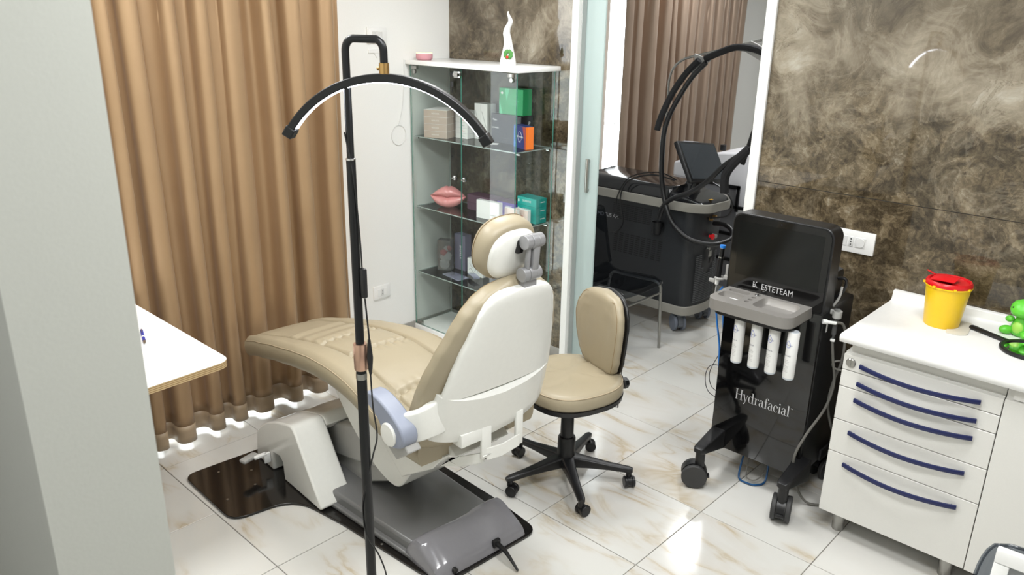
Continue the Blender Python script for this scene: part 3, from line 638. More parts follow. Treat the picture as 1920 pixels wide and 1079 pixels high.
# ================================================================== STOOL
sa = R(72.5)-pi/2
stl = thing('swivel_stool', 'beige cushioned stool with backrest on a black five-star castor base', 'stool', (-1.945, 2.46, 0), sa)
WB = [(0.0, 0.10), (0.08, 0.165), (0.2, 0.205), (0.45, 0.215), (0.7, 0.20), (0.9, 0.155), (1.0, 0.10)]
def seat_ol(s_=1.0, n=56):
    out = []
    for i in range(n):
        t = 2*pi*i/n; c, q = math.cos(t), math.sin(t); e = 0.78
        out.append((0.226*s_*math.copysign(abs(c)**e, c)*(1-0.05*q), 0.220*s_*math.copysign(abs(q)**e, q)))
    return out
SZ = 0.034
mb = MB(); rg = []
for z, s_ in ((0.425, 0.97), (0.435, 0.995), (0.46, 1.0), (0.478, 0.985), (0.488, 0.95), (0.494, 0.88)): rg.append([(x, y, z+SZ) for x, y in seat_ol(s_)])
for s_ in (0.75, 0.6, 0.45, 0.3, 0.15, 0.04):
    rg.append([(x, y, SZ+0.497+0.006*(1-s_)-0.009*math.exp(-((abs(x)-0.07)/0.008)**2)) for x, y in seat_ol(s_)])
sc_ = mk('seat', mb.loft(rg), LEATH, stl, smooth=60)
mk('piping', MB().tube([(x, y, SZ+0.484) for x, y in seat_ol(0.975)], 0.0022, 6, closed=True), PIPE, sc_)
for x in (-0.07, 0.07): mk('seam', MB().tube([(x, y/100, SZ+0.4885+0.003*(1-abs(y)/19)) for y in range(-17, 18, 2)], 0.0016, 5), SEAM, sc_)
mk('seat_base', MB().loft([[(x, y, 0.434) for x, y in seat_ol(0.93)], [(x, y, 0.439) for x, y in seat_ol(0.99)], [(x, y, 0.460) for x, y in seat_ol(1.005)]]), BLACK, stl, smooth=40)
mk('mechanism', MB().box((0, 0, 0.422), (0.16, 0.2, 0.022), None, 0.006), BLACK, stl)
mk('gas_lift', MB().cyl((0, 0, 0.30), (0, 0, 0.425), 0.0135), CHROME, stl)
mk('column', MB().lathe([(0.040, 0.075), (0.040, 0.215), (0.036, 0.222), (0.030, 0.222), (0.029, 0.32), (0.026, 0.325), (0.016, 0.325)], n=28), BLACK, stl)
casters = []
for k, a in enumerate((-109, -37, 34, 107, 179)):
    a_ = R(a)-sa; d = Vector((math.cos(a_), math.sin(a_), 0)); sd = Vector((-d.y, d.x, 0)); rg = []
    for t_, hw, z0, z1 in ((0.03, 0.030, 0.075, 0.130), (0.10, 0.024, 0.076, 0.118), (0.2, 0.019, 0.074, 0.102), (0.285, 0.017, 0.068, 0.092), (0.302, 0.012, 0.07, 0.088)):
        rg.append([tuple(d*t_+sd*q)[:2]+(z,) for q, z in rrect(-hw, hw, z0, z1, 0.008, 3)])
    mk('base_arm', MB().loft(rg), BLACK, stl, smooth=50)

    p = d*0.285; tw = R((40, 100, -20, 60, -70)[k]); e = Vector((math.cos(tw), math.sin(tw), 0))
    ca = mk('caster', MB().cyl(p+Vector((0, 0, 0.058)), p+Vector((0, 0, 0.075)), 0.012).lathe([(0.006, -0.0065), (0.026, -0.0065), (0.026, 0.0065), (0.006, 0.0065)], (0, 0, 0), 20, 'Y'), BLACK, stl) if False else None
    hub = MB().cyl(p+Vector((0, 0, 0.045)), p+Vector((0, 0, 0.072)), 0.013, n=14)
    f_ = e*0.012; q = p+f_; sd2 = Vector((-e.y, e.x, 0))
    hub.cyl(q+sd2*0.011+Vector((0, 0, 0.027)), q-sd2*0.011+Vector((0, 0, 0.027)), 0.022, n=18)
    hb = mk('caster', hub, BLACK, stl, smooth=40)
    for s_ in (-1, 1): mk('wheel', MB().cyl(q+sd2*(0.010*s_)+Vector((0, 0, 0.0262)), q+sd2*(0.024*s_)+Vector((0, 0, 0.0262)), 0.0257, n=24), BLACK, hb, bev=0.003, smooth=40)
# back: shield-shaped cushion, black shell, bent steel bar
WBK = [(0.52, 0.09), (0.545, 0.118), (0.60, 0.142), (0.68, 0.160), (0.755, 0.168), (0.80, 0.160), (0.84, 0.138), (0.868, 0.11), (0.882, 0.06), (0.886, 0.02)]
def backc(yoff, th, k, mbk):
    rg = []
    for i in range(30):
        z = 0.52+(0.886-0.52)*i/29; w_ = lerp_tab(WBK, z)*k; yc = 0.155+yoff+0.045*((z-0.70)/0.18)**2*0.3
        ed = min(1, min(z-0.512, 0.892-z)/0.03); h = th*math.sqrt(max(0.1, 1-(1-ed)**2)); out = []
        for j in range(36):
            t = 2*pi*j/36; c, q = math.cos(t), math.sin(t); x = w_*math.copysign(abs(c)**0.7, c); y = h*math.copysign(abs(q)**0.7, q)
            groove = 0.007*math.exp(-((abs(x)-0.07-0.02*(z-0.7)/0.15)/0.009)**2) if (q < 0 and mbk) else 0
            out.append((x, yc+y+groove-0.55*x*x, z))
        rg.append(out)
    return rg
bc = mk('backrest', MB().loft(backc(0, 0.032, 1.0, True)), LEATH, stl, smooth=60)
mk('back_shell', MB().loft(backc(0.032, 0.014, 1.01, False)), BLACK, stl, smooth=60)
rb = backc(0, 0.032, 1.0, True); pts = [rb[k_][21] for k_ in range(2, 28)]+[rb[k_][33] for k_ in range(27, 1, -1)]
mk('seam', MB().tube(pts, 0.0014, 5, closed=True), SEAM, bc)
mk('back_bar', MB().tube([(0, 0.215, 0.72), (0, 0.240, 0.66), (0, 0.268, 0.60), (0, 0.278, 0.52), (0, 0.272, 0.43), (0, 0.268, 0.30)], 0.0095, 10, smooth=4), CHROME, stl)
mk('bar_clamp', MB().box((0, 0.268, 0.435), (0.034, 0.034, 0.055), None, 0.007).box((0, 0.21, 0.41), (0.04, 0.12, 0.012), None, 0.003), BLACK, stl)
mk('clamp_knob', MB().lathe([(0.006, 0.0), (0.024, 0.004), (0.028, 0.012), (0.026, 0.03), (0.02, 0.036), (0.002, 0.037)], (0, 0.284, 0.415), 8, 'Y'), BLACK, stl, smooth=20)

# ================================================================== ARC FLOOR LAMP
lp = thing('floor_lamp', 'black floor lamp with half-moon led arc on a hooked pole', 'lamp', (-1.695, 1.197, 0))
HV = Vector((math.cos(R(34)), math.sin(R(34)), 0)); hk = 0.098
mk('base', MB().lathe([(0.13, 0.0), (0.13, 0.012), (0.12, 0.018), (0.02, 0.02), (0.02, 0.035)], n=40), LAMPB, lp)
mk('pole', MB().cyl((0, 0, 0.02), (0, 0, 1.08), 0.0148), LAMPB, lp)
mk('collar', MB().lathe([(0.0185, 1.045), (0.0195, 1.047), (0.0195, 1.122), (0.0185, 1.124)], n=28), GOLD, lp)
mk('label', MB().lathe([(0.0158, 1.016), (0.0158, 1.034)], n=28), STEEL, lp)
mk('pole_upper', MB().cyl((0, 0, 1.1), (0, 0, 1.64), 0.0122), LAMPB, lp)
mk('joint_ring', MB().lathe([(0.0128, 1.638), (0.0128, 1.642), (0.011, 1.643)], n=24), CHROME, lp)
top = 1.938
hook = [Vector((0, 0, 1.60)), Vector((0, 0, top-0.030))]
for k_ in range(1, 9): a = R(90*k_/8); hook.append(HV*(0.022*(1-math.cos(a)))+Vector((0, 0, top-0.030+0.030*math.sin(a))))
for k_ in range(1, 9): a = R(90*k_/8); hook.append(HV*(hk-0.022+0.022*math.sin(a))+Vector((0, 0, top-0.030+0.030*math.cos(a))))
hook.append(HV*hk+Vector((0, 0, 1.872)))
mk('hook', MB().tube(hook, 0.0098, 14), LAMPB, lp, smooth=60)
cx_, cy_ = HV.x*hk, HV.y*hk
mk('clamp', MB().cyl((cx_, cy_, 1.856), (cx_, cy_, 1.882), 0.0125, n=24).cyl((cx_-0.02, cy_-0.004, 1.868), (cx_, cy_, 1.868), 0.005, n=12), BRASS, lp)
def arc(r, a): return (cx_+HV.x*r*math.sin(a), cy_+HV.y*r*math.sin(a), zc+r*math.cos(a))
Ra = 0.305; A0 = R(56); zc = 1.846-Ra
def arcband(r0, r1, t_, a0, a1, n=48):
    s2 = Vector((-HV.y, HV.x, 0)); rg = []
    for i in range(n+1):
        a = a0+(a1-a0)*i/n; p0, p1 = Vector(arc(r0, a)), Vector(arc(r1, a)); rg.append([p0-s2*t_, p1-s2*t_, p1+s2*t_, p0+s2*t_])
    return MB().loft(rg)
mk('arc_housing', arcband(Ra-0.0102, Ra+0.0105, 0.014, -A0, A0), LAMPB, lp, bev=0.003, smooth=40)
mk('led_strip', arcband(Ra-0.0118, Ra-0.0100, 0.0080, -A0+0.03, A0-0.03), LED, lp, smooth=40)
for s_ in (-1, 1): mk('end_cap', arcband(Ra-0.014, Ra+0.013, 0.0165, s_*(A0-0.015), s_*(A0+0.075), 3), LAMPB, lp, bev=0.003)
cb = []
for q in [(0.012, -0.008, 1.56), (0.02, 0.0, 1.5), (0.02, 0.004, 1.4), (0.018, 0.0, 1.32)]: cb.append(q)
mk('cord', MB().tube([(-0.005, -0.012, 1.71), (0.012, -0.004, 1.60), (0.017, 0.004, 1.45), (0.018, 0.006, 1.345)], 0.0022, 6, smooth=5).tube([(0.022, 0.008, 1.26), (0.026, 0.012, 1.16), (0.027, 0.012, 1.13)], 0.0026, 6, smooth=5)
   .tube([(0.026, 0.012, 1.04), (0.028, 0.014, 0.93), (0.036, 0.018, 0.84), (0.02, 0.012, 0.77), (0.004, -0.016, 0.64), (-0.008, -0.014, 0.58), (0.004, -0.014, 0.50), (0.034, 0.01, 0.42), (0.052, 0.02, 0.33), (0.045, 0.015, 0.15), (0.03, 0.01, 0.03)], 0.0026, 6, smooth=6), BLACK, lp)
mk('cord_switch', MB().box((0.02, 0.007, 1.305), (0.02, 0.016, 0.085), None, 0.005), BLACK, lp)
mk('cord_plug', MB().lathe([(0.004, 1.035), (0.006, 1.05), (0.009, 1.085), (0.006, 1.12), (0.004, 1.14)], (0.027, 0.012, 0), 12), BLACK, lp)

# ================================================================== GLASS CABINET
CX0, CX1, CY0, CY1 = -3.775, -2.905, 3.125, 3.43
gc = thing('display_cabinet', 'glass display cabinet with white top and steel fittings in the corner', 'cabinet', (-3.34, 3.28, 0))
gx, gy = -3.34, 3.28
def gb(x0, x1, y0, y1, z0, z1, b=0.0): return MB().bx(x0-gx, x1-gx, y0-gy, y1-gy, z0, z1, b)
mk('top_board', gb(-3.787, -2.872, 3.095, 3.437, 1.712, 1.737, 0.002), TOPM, gc)
mk('base_board', gb(-3.785, -2.885, 3.115, 3.435, 0.02, 0.06, 0.002), TOPM, gc)
def panel(name, x0, x1, y0, y1, z0, z1, ed, m=GLASSC, parent=gc):
    o = mk(name, gb(x0, x1, y0, y1, z0, z1), [m, ed], parent, smooth=0)
    dx, dy, dz = x1-x0, y1-y0, z1-z0; k = min((dx, 0), (dy, 1), (dz, 2))[1]
    for p in o.data.polygons: p.material_index = 0 if abs(p.normal[k]) > 0.5 else 1
    return o
mid = -3.333
d1 = panel('door', CX0, mid-0.002, CY0-0.006, CY0, 0.066, 1.706, GEDGE)
d2 = panel('door', mid+0.002, CX1, CY0-0.006, CY0, 0.066, 1.706, GEDGE)
panel('side_panel', CX1-0.006, CX1, CY0+0.002, CY1, 0.061, 1.711, GEDGE)
panel('side_panel', CX0, CX0+0.006, CY0+0.002, CY1, 0.061, 1.711, GEDGE2)
panel('back_panel', CX0+0.007, CX1-0.007, CY1, CY1+0.004, 0.061, 1.711, GEDGE2)
SH = (1.291, 0.854, 0.423)
for z in SH:
    sh = panel('shelf', CX0+0.012, CX1-0.012, CY0+0.012, CY1-0.004, z-0.006, z, GEDGE2, GLASSS)
    for x, y in ((CX0+0.010, CY0+0.03), (CX1-0.014, CY0+0.03), (CX0+0.010, CY1-0.03), (CX1-0.014, CY1-0.03)):
        mk('bracket', MB().cyl((x-gx-0.006, y-gy, z-0.013), (x-gx+0.016, y-gy, z-0.013), 0.0065, n=12), CHROME, gc if False else sh)
def knob(par, x, z): mk('knob', MB().lathe([(0.004, -0.004), (0.004, 0.008), (0.013, 0.012), (0.013, 0.022), (0.009, 0.025)], (0, 0, 0), 18, 'Y'), CHROME, par, loc=(x-gx, CY0-0.032-gy, z))
knob(d1, mid-0.045, 1.09); knob(d2, mid+0.035, 1.09)
for par, x in ((d1, CX0+0.03), (d2, CX1-0.05)):
    mk('hinge', MB().box((x-gx+0.01, CY0-gy-0.002, 1.695), (0.05, 0.018, 0.02), None, 0.002).lathe([(0.002, -0.016), (0.012, -0.016), (0.012, -0.004), (0.002, -0.004)], (x-gx+0.018, CY0-gy, 1.672), 16, 'Y'), STEEL, par)
    mk('hinge', MB().box((x-gx+0.01, CY0-gy-0.002, 0.08), (0.05, 0.018, 0.02), None, 0.002), STEEL, par)
lk = mk('lock', MB().box((mid-gx-0.018, CY0-gy-0.014, 1.677), (0.05, 0.016, 0.035), None, 0.002).cyl((mid-gx-0.03, CY0-gy-0.03, 1.677), (mid-gx+0.006, CY0-gy-0.03, 1.677), 0.010), CHROME, d1)
mk('key', MB().cyl((mid-gx-0.062, CY0-gy-0.016, 1.675), (mid-gx-0.045, CY0-gy-0.016, 1.675), 0.013).box((mid-gx-0.06, CY0-gy-0.018, 1.622), (0.018, 0.006, 0.03), None, 0.003).box((mid-gx-0.06, CY0-gy-0.018, 1.592), (0.004, 0.003, 0.034)), BLACK, gc)

# --- boxes on the shelves
def box_thing(name, label, cat, x0, y0, z, w_, d_, h, mats, rz=0.0, group=None, lines=(), side=None, lid=None, mcol=None):
    """mats = (front(-y), right(+x), rest[, left]); x0,y0 = centre"""
    if len(mats) == 2: mats = (mats[0], mats[1], mats[1])
    t = thing(name, label, cat, (x0, y0, z), rz, group)
    o = mk('carton', MB().bx(-w_/2, w_/2, -d_/2, d_/2, 0, h, 0.0008, 1), list(mats), t, smooth=0)
    for p in o.data.polygons:
        n = p.normal; p.material_index = 0 if n.y < -0.9 else (1 if n.x > 0.9 else (3 if (n.x < -0.9 and len(mats) > 3) else 2))
    for (txt, sz, lx, lz, mm, face) in lines:
        if face == 'f': fr = ((lx, -d_/2-0.0004, lz), (1, 0, 0), (0, 0, 1))
        elif face == 'l': fr = ((-w_/2-0.0004, lx, lz), (0, -1, 0), (0, 0, 1))
        else: fr = ((w_/2+0.0004, lx, lz), (0, 1, 0), (0, 0, 1))
        k = MB(); text_mb(k, txt, sz, fr, 0.0002); mk('print', k, mm, t, smooth=0)
    return t
TAUPE = mat('taupe_card', (170, 154, 142), 0.5); WCARD = mat('white_card', (222, 221, 220), 0.45); WCARD2 = mat('light_grey_card', (204, 204, 204), 0.45)
INKW = mat('white_ink', (225, 225, 225), 0.5); INKG = mat('grey_ink', (120, 120, 122), 0.5); INKP = mat('pink_ink', (200, 110, 110), 0.5)
z1 = SH[0]
pos4 = ['lowest', 'second from the bottom', 'third from the bottom', 'topmost']
for k in range(4):
    box_thing('carton', 'taupe flat box with white end, %s of the upper-shelf stack' % pos4[k], 'box', -3.625, 3.235, z1+0.0005+k*0.0415, 0.155, 0.17, 0.041, (TAUPE, TAUPE, WCARD, WCARD), 0.35 if k == 0 else 0.35+0.01*(k-1), 'taupe boxes stacked on the upper glass shelf', [('NEAUVIA', 0.012, 0.0, 0.02, INKW, 'f'), ('N', 0.018, 0.0, 0.02, INKG, 'l')])
for k in range(5):
    pl_ = ['lowest', 'second from the bottom', 'middle one', 'second from the top', 'topmost'][k]
    box_thing('carton', 'white flat box, %s of the stack beside the taupe boxes' % pl_, 'box', -3.493, 3.335, z1+0.0005+k*0.0315, 0.10, 0.13, 0.031, (WCARD, WCARD2), 0.05, 'white boxes stacked on the upper glass shelf', [('radiant', 0.009, 0.012, 0.015, INKP if k % 2 else INKG, 'f')])
for k in range(2):
    t = box_thing('carton', ('tall white upright box behind the arc lamp, nearer the white stack', 'tall white upright box behind the arc lamp, beside the dark navy box')[k], 'box', -3.408+k*0.058, 3.36-0.004*k, z1+0.0005, 0.054, 0.07, 0.21, (WCARD, WCARD2), 0.0, None, [('PRO', 0.01, 0.0, 0.05, INKP, 'f')])
    mk('line_print', MB().box((0, -0.0354, 0.12), (0.0015, 0.0006, 0.10), (0, R(-22), 0)), INKG, t)
NAVYD = mat('dark_slate_card', (52, 54, 64), 0.4); NAVYK = mat('black_card', (26, 28, 34), 0.4)
t = box_thing('carton', 'large dark slate box under the green box on the upper glass shelf', 'box', -3.175, 3.375, z1+0.0005, 0.235, 0.098, 0.165, (NAVYD, NAVYK), 0.0, None, [('Neo', 0.018, -0.09, 0.13, INKW, 'f'), ('miravella', 0.014, -0.085, 0.085, INKW, 'f'), ('Hyaluronic acid', 0.008, 0.0, 0.03, INKG, 'f'), ('face & body', 0.008, 0.0, 0.018, INKG, 'f'), ('P', 0.03, 0.02, 0.12, INKW, 'r')])
GREEN = mat('emerald_card', (34, 158, 98), 0.45); GREEN2 = mat('light_green_card', (90, 198, 150), 0.45)
t = box_thing('carton', 'emerald green box standing on the dark slate box', 'box', -3.15, 3.375, z1+0.1663, 0.185, 0.075, 0.145, (GREEN, GREEN), 0.0, None, [('RECOREXIN', 0.015, 0.022, 0.078, GREEN2, 'f'), ('SKINCLO', 0.015, 0.022, 0.06, GREEN2, 'f')])
mk('triangle_print', MB().prism([(-0.05, 0.144), (-0.012, 0.144), (-0.035, 0.075)], -0.0381, -0.0376, 'XZ'), GREEN2, t, smooth=0)
mk('triangle_print', MB().prism([(-0.092, 0.001), (-0.065, 0.001), (-0.092, 0.085)], -0.0381, -0.0376, 'XZ'), GREEN2, t, smooth=0)
mk('diamond_print', MB().prism([(-0.082, 0.118), (-0.071, 0.109), (-0.06, 0.118), (-0.071, 0.127)], -0.0381, -0.0376, 'XZ'), INKW, t, smooth=0)
INDIGO = mat('indigo_card', (44, 52, 118), 0.35); ORANGE = mat('orange_card', (250, 122, 20), 0.4); REDC = mat('brick_red_card', (160, 66, 60), 0.4); SKYB = mat('sky_blue_card', (52, 128, 208), 0.4)
t = box_thing('carton', 'indigo and orange upright box at the right end of the upper shelf', 'box', -2.998, 3.285, z1+0.0005, 0.135, 0.052, 0.125, (INDIGO, ORANGE, INDIGO), -0.32, None, [('HarmonyCa', 0.016, 0.0, 0.066, INKW, 'f'), ('lidocaine', 0.007, 0.0, 0.036, INKW, 'f')])
mk('ring_print', MB().tube([(0.021*math.cos(a/20*2*pi), -0.0262, 0.066+0.028*math.sin(a/20*2*pi)) for a in range(20)], 0.0007, 4, closed=True), INKW, t, smooth=0)
mk('red_print', MB().prism([(0.030, 0.124), (0.067, 0.124), (0.067, 0.001), (0.050, 0.001), (0.054, 0.04), (0.045, 0.08)], -0.0265, -0.0261, 'XZ'), REDC, t, smooth=0)
mk('blue_print', MB().prism([(-0.067, 0.124), (-0.052, 0.124), (-0.056, 0.09), (-0.05, 0.05), (-0.042, 0.001), (-0.067, 0.001)], -0.0265, -0.0261, 'XZ'), SKYB, t, smooth=0)
tag(mk('card', MB().box((0, 0, 0.0008), (0.075, 0.05, 0.0012)), WCARD, smooth=0, loc=(-3.225, 3.262, z1), rot=(0, 0, 0.6)), 'small white card lying on the upper glass shelf', 'card')

# middle shelf
z2 = SH[1]
PINK = mat('pink_ceramic', (218, 142, 142), 0.18, coat=0.4)
def lips():
    mb = MB(); W = 0.113; nx, ny = 40, 14
    def yu(x): a = abs(x); return 0.128*(1-a**2.2)**0.75*(1-0.11*math.exp(-(a/0.10)**2)) if a < 1 else 0
    rg = []
    for i in range(nx+1):
        x = -1+2*i/nx; x = max(-0.999, min(0.999, x)); a = abs(x)
        top_ = 0.066+0.064*(1-a**1.7)*(1-0.10*math.exp(-(a/0.09)**2)); midl = 0.072-0.004*(1-a)-0.006*math.exp(-(a/0.15)**2); bot = 0.064-0.063*(1-a**2.6)
        if a > 0.45 and False: pass
        dp = 0.040*(1-a**2)**0.5*(1-0.12*math.exp(-(a/0.06)**2)); ring = []
        for j in range(ny+1):
            t = j/ny; zz = top_+(midl-top_)*t; ring.append((x*W, -(0.012*(1-a)+dp*math.sin(pi*min(1, t*0.92+0.04))**0.6), zz))
        for j in range(1, ny+1):
            t = j/ny; zz = midl+(bot-midl)*t; ring.append((x*W, -(0.012*(1-a)+dp*1.05*math.sin(pi*min(1, t*0.9+0.05))**0.6), zz))
        ring.append((x*W, 0.022*(1-a**2), bot)); ring.append((x*W, 0.022*(1-a**2), top_))
        rg.append(ring)
    return mb.loft(rg)
t = thing('lips_ornament', 'pink glossy ceramic lips standing on the middle glass shelf', 'ornament', (-3.605, 3.262, z2+0.0005), 0.6)
mk('lips', lips(), PINK, t, smooth=70); mk('foot', MB().box((0, 0.0, 0.004), (0.07, 0.03, 0.008), None, 0.003), PINK, t)
MAG = mat('magenta_card', (170, 40, 140), 0.45); PURP = mat('purple_card', (92, 66, 168), 0.4); PLUM = mat('dark_plum_card', (70, 40, 62), 0.45)
TEAL = mat('teal_card', (26, 164, 156), 0.3); TEAL2 = mat('deep_teal_card', (22, 140, 134), 0.3); BLUSH = mat('blush_card', (226, 206, 198), 0.45)
for k in range(2):
    box_thing('carton', ('dark plum box with magenta end, lower of two behind the white box', 'dark plum box with magenta end, upper of two behind the white box')[k], 'box', -3.365, 3.355, z2+0.0005+k*0.048, 0.235, 0.09, 0.047, (PLUM, PLUM, PLUM, MAG), 0.0, 'plum boxes on the middle shelf')
for k in range(2):
    box_thing('carton', ('purple box with dark lid, lower of two in the middle of the shelf', 'purple box with dark lid, upper of two in the middle of the shelf')[k], 'box', -3.168, 3.375, z2+0.0005+k*0.045, 0.15, 0.09, 0.0445, (PURP, PURP, PLUM), 0.0, 'purple boxes on the middle shelf', [('VOLIFT', 0.016, 0.02, 0.022, INKW, 'f')])
t = box_thing('carton', 'plain white box with small logo standing in front of the plum boxes', 'box', -3.205, 3.225, z2+0.0005, 0.172, 0.032, 0.108, (WCARD, WCARD2), 0.10, None, [('mesoestetic', 0.008, 0.043, 0.03, INKG, 'f')])
for k in range(2):
    box_thing('carton', ('blush pink thin box, front one beside the teal boxes', 'blush pink thin box leaning behind the front one, touching the teal boxes')[k], 'box', -3.062+k*0.055, 3.268+k*0.034, z2+0.0005, 0.112, 0.022, 0.082, (BLUSH, WCARD), -0.12, 'blush pink boxes', [('profhilo', 0.010, 0.0, 0.045, INKP, 'f')])
for k in range(3):
    t = box_thing('carton', 'teal box with a drop logo, %s of three' % ('lowest', 'middle', 'topmost')[k], 'box', -3.005, 3.375, z2+0.0005+k*0.0485, 0.155, 0.085, 0.048, (TEAL, TEAL2, TEAL2), -0.04, 'teal boxes on the middle shelf', [('SKINVIVE', 0.017, 0.0, 0.026, INKW, 'f'), ('SKINVIVE', 0.009, 0.01, 0.026, INKW, 'r')])
    mk('drop_print', MB().prism([(-0.066+0.0065*math.cos(a/14*2*pi), 0.022+0.0065*math.sin(a/14*2*pi)+(0.007 if a in (3, 4) else 0)) for a in range(14)], -0.0430, -0.0426, 'XZ'), INKW, t, smooth=0)
# lower shelf
z3 = SH[2]
t = thing('clear_box', 'clear acrylic box with white and red tissue flowers on the lower shelf', 'box', (-3.665, 3.29, z3+0.0005), 0.5)
for a, b, c, d in ((-0.045, 0.045, -0.03, -0.028), (-0.045, 0.045, 0.028, 0.03), (-0.045, -0.043, -0.028, 0.028), (0.043, 0.045, -0.028, 0.028)): mk('panel', MB().bx(a, b, c, d, 0, 0.20), CLEARP, t, smooth=0)
TISS = mat('white_tissue', (232, 230, 230), 0.7, bump=0.5, bscale=40); REDT = mat('red_tissue', (206, 52, 70), 0.7, bump=0.5, bscale=40)
rnd = random.Random(4)
def crumple(c, r, m, nm):
    mb = MB(); v = bmesh.ops.create_icosphere(mb.bm, subdivisions=3, radius=1)['verts']
    for q in v:
        n = q.co.copy(); k = 1+0.22*math.sin(9*n.x+c[2]*80)*math.sin(8*n.y+1)*math.cos(7*n.z+c[0]*60)+rnd.uniform(-.05, .05); q.co = Vector((n.x*r[0]*k+c[0], n.y*r[1]*k+c[1], n.z*r[2]*k+c[2]))
    mk(nm, mb, m, t, smooth=20)
crumple((-0.008, 0, 0.035), (0.030, 0.020, 0.034), TISS, 'tissue'); crumple((0.012, 0, 0.085), (0.026, 0.02, 0.03), TISS, 'tissue'); crumple((-0.018, 0.002, 0.078), (0.02, 0.018, 0.02), TISS, 'tissue')
crumple((-0.012, -0.005, 0.112), (0.024, 0.016, 0.02), REDT, 'red_flower'); crumple((0.024, 0.0, 0.142), (0.016, 0.012, 0.016), REDT, 'red_flower'); crumple((0.006, 0.004, 0.138), (0.02, 0.014, 0.014), TISS, 'tissue')
SLATE = mat('slate_violet_card', (100, 98, 118), 0.4); MIRR = mat('silver_mirror_card', (166, 168, 190), 0.15, metal=0.6)
t = box_thing('carton', 'tall slate violet box standing on the lower glass shelf', 'box', -3.59, 3.372, z3+0.0005, 0.10, 0.055, 0.235, (SLATE, SLATE), 0.0, None)
k = MB(); text_mb(k, 'XTREME', 0.026, ((0.01, -0.0280, 0.12), (0, 0, 1), (-1, 0, 0)), 0.0002); mk('print', k, INKW, t, smooth=0)
tag(mk('pouch', MB().box((0, 0, 0.004), (0.17, 0.085, 0.006), None, 0.002), MIRR, loc=(-3.50, 3.225, z3+0.0005), rot=(0, 0, -0.1)), 'silver violet foil pouch lying flat on the lower shelf', 'pouch')
pm = MB().loft([[(x, y*(0.4+0.6*min(1, (x+0.07)/0.05)), 0.004+0.004*k+0.012*math.sin((x+0.07)*20)) for k, y in ((0, -0.02), (0, 0.02), (1, 0.02), (1, -0.02))] for x in [-0.06+0.13*i/12 for i in range(13)]])
tag(mk('ribbon', pm, MIRR, loc=(-3.40, 3.275, z3+0.012), rot=(0, 0, -0.35)), 'curled silver violet pouch lying behind the flat one', 'pouch')
t = box_thing('carton', 'white cube box with a grey pattern on the lower glass shelf', 'box', -3.43, 3.372, z3+0.0005, 0.14, 0.09, 0.105, (WCARD, WCARD2), 0.0, None)
mk('wave_print', MB().tube([(-0.055+0.011*i, -0.0452, 0.03+0.012*math.sin(i*1.3)) for i in range(9)], 0.0012, 4), INKG, t, smooth=0)
mk('wave_print', MB().tube([(-0.05+0.011*i, -0.0452, 0.06+0.012*math.cos(i*1.5)) for i in range(9)], 0.0010, 4), INKG, t, smooth=0)

# --- things on top of the cabinet
ZT_ = 1.7375
t = thing('smart_speaker', 'small round pink fabric speaker with a glowing rim on the cabinet', 'speaker', (-3.70, 3.17, ZT_))
mk('body', MB().lathe([(0.040, 0.0), (0.047, 0.006), (0.049, 0.016), (0.049, 0.032), (0.047, 0.038)], n=36), mat('pink_fabric', (204, 148, 156), 0.85, bump=0.4, bscale=900), t, smooth=50)
mk('top_disc', MB().lathe([(0.045, 0.038), (0.044, 0.041), (0.002, 0.041)], n=36), WCARD, t)
mk('light_ring', MB().lathe([(0.0472, 0.0375), (0.0475, 0.0395), (0.0452, 0.0412), (0.0448, 0.0385)], n=36), mat('yellow_light_ring', (228, 246, 170), 0.5, emit=1.6), t)
t = thing('horn_ornament', 'white glossy wavy horn ornament on the cabinet top', 'ornament', (-3.10, 3.255, ZT_))
HP = [(0, 0.0, 0.047), (0, 0.03, 0.042), (0.001, 0.07, 0.033), (0.0, 0.11, 0.024), (-0.004, 0.14, 0.022), (-0.010, 0.165, 0.020), (-0.006, 0.19, 0.018), (0.006, 0.212, 0.016), (0.012, 0.228, 0.013), (0.008, 0.245, 0.010), (-0.001, 0.262, 0.007), (-0.003, 0.278, 0.003)]
cur = catmull([Vector(p) for p in HP], 3); rg = []
for p in cur: rg.append([(p.x*1.25+p.z*math.cos(2*pi*i/24), p.z*math.sin(2*pi*i/24), p.y) for i in range(24)])
mk('horn', MB().loft(rg), mat('white_ceramic', (240, 240, 239), 0.15, coat=0.4), t, smooth=60)
cd_ = Vector((0.72, -0.69, 0)).normalized()
t2 = thing('clover_charm', 'green clover charm with a red ladybird hanging on the horn', 'charm', (-3.10+0.028, 3.255-0.028, ZT_+0.058), R(36))
for k in range(4):
    a = pi/4+k*pi/2; mb = MB()
    for s_ in (-1, 1): mb.ball((0.017*math.cos(a+s_*0.35), -0.004, 0.017*math.sin(a+s_*0.35)), (0.011, 0.004, 0.011), None, 12, 8)
    mk('leaf', mb, mat('clover_green', (72, 134, 62), 0.6, bump=0.6, bscale=200), t2)
mk('ladybird', MB().ball((-0.004, -0.012, -0.014), (0.0075, 0.005, 0.008), None, 12, 8), mat('ladybird_red', (206, 36, 34), 0.3), t2)
mk('string', MB().tube([(0.0, -0.004, 0.02), (-0.012, -0.004, 0.045)], 0.0008, 5).tube([(0.0, -0.004, 0.02), (0.016, -0.004, 0.045)], 0.0008, 5), BLACK, t2)
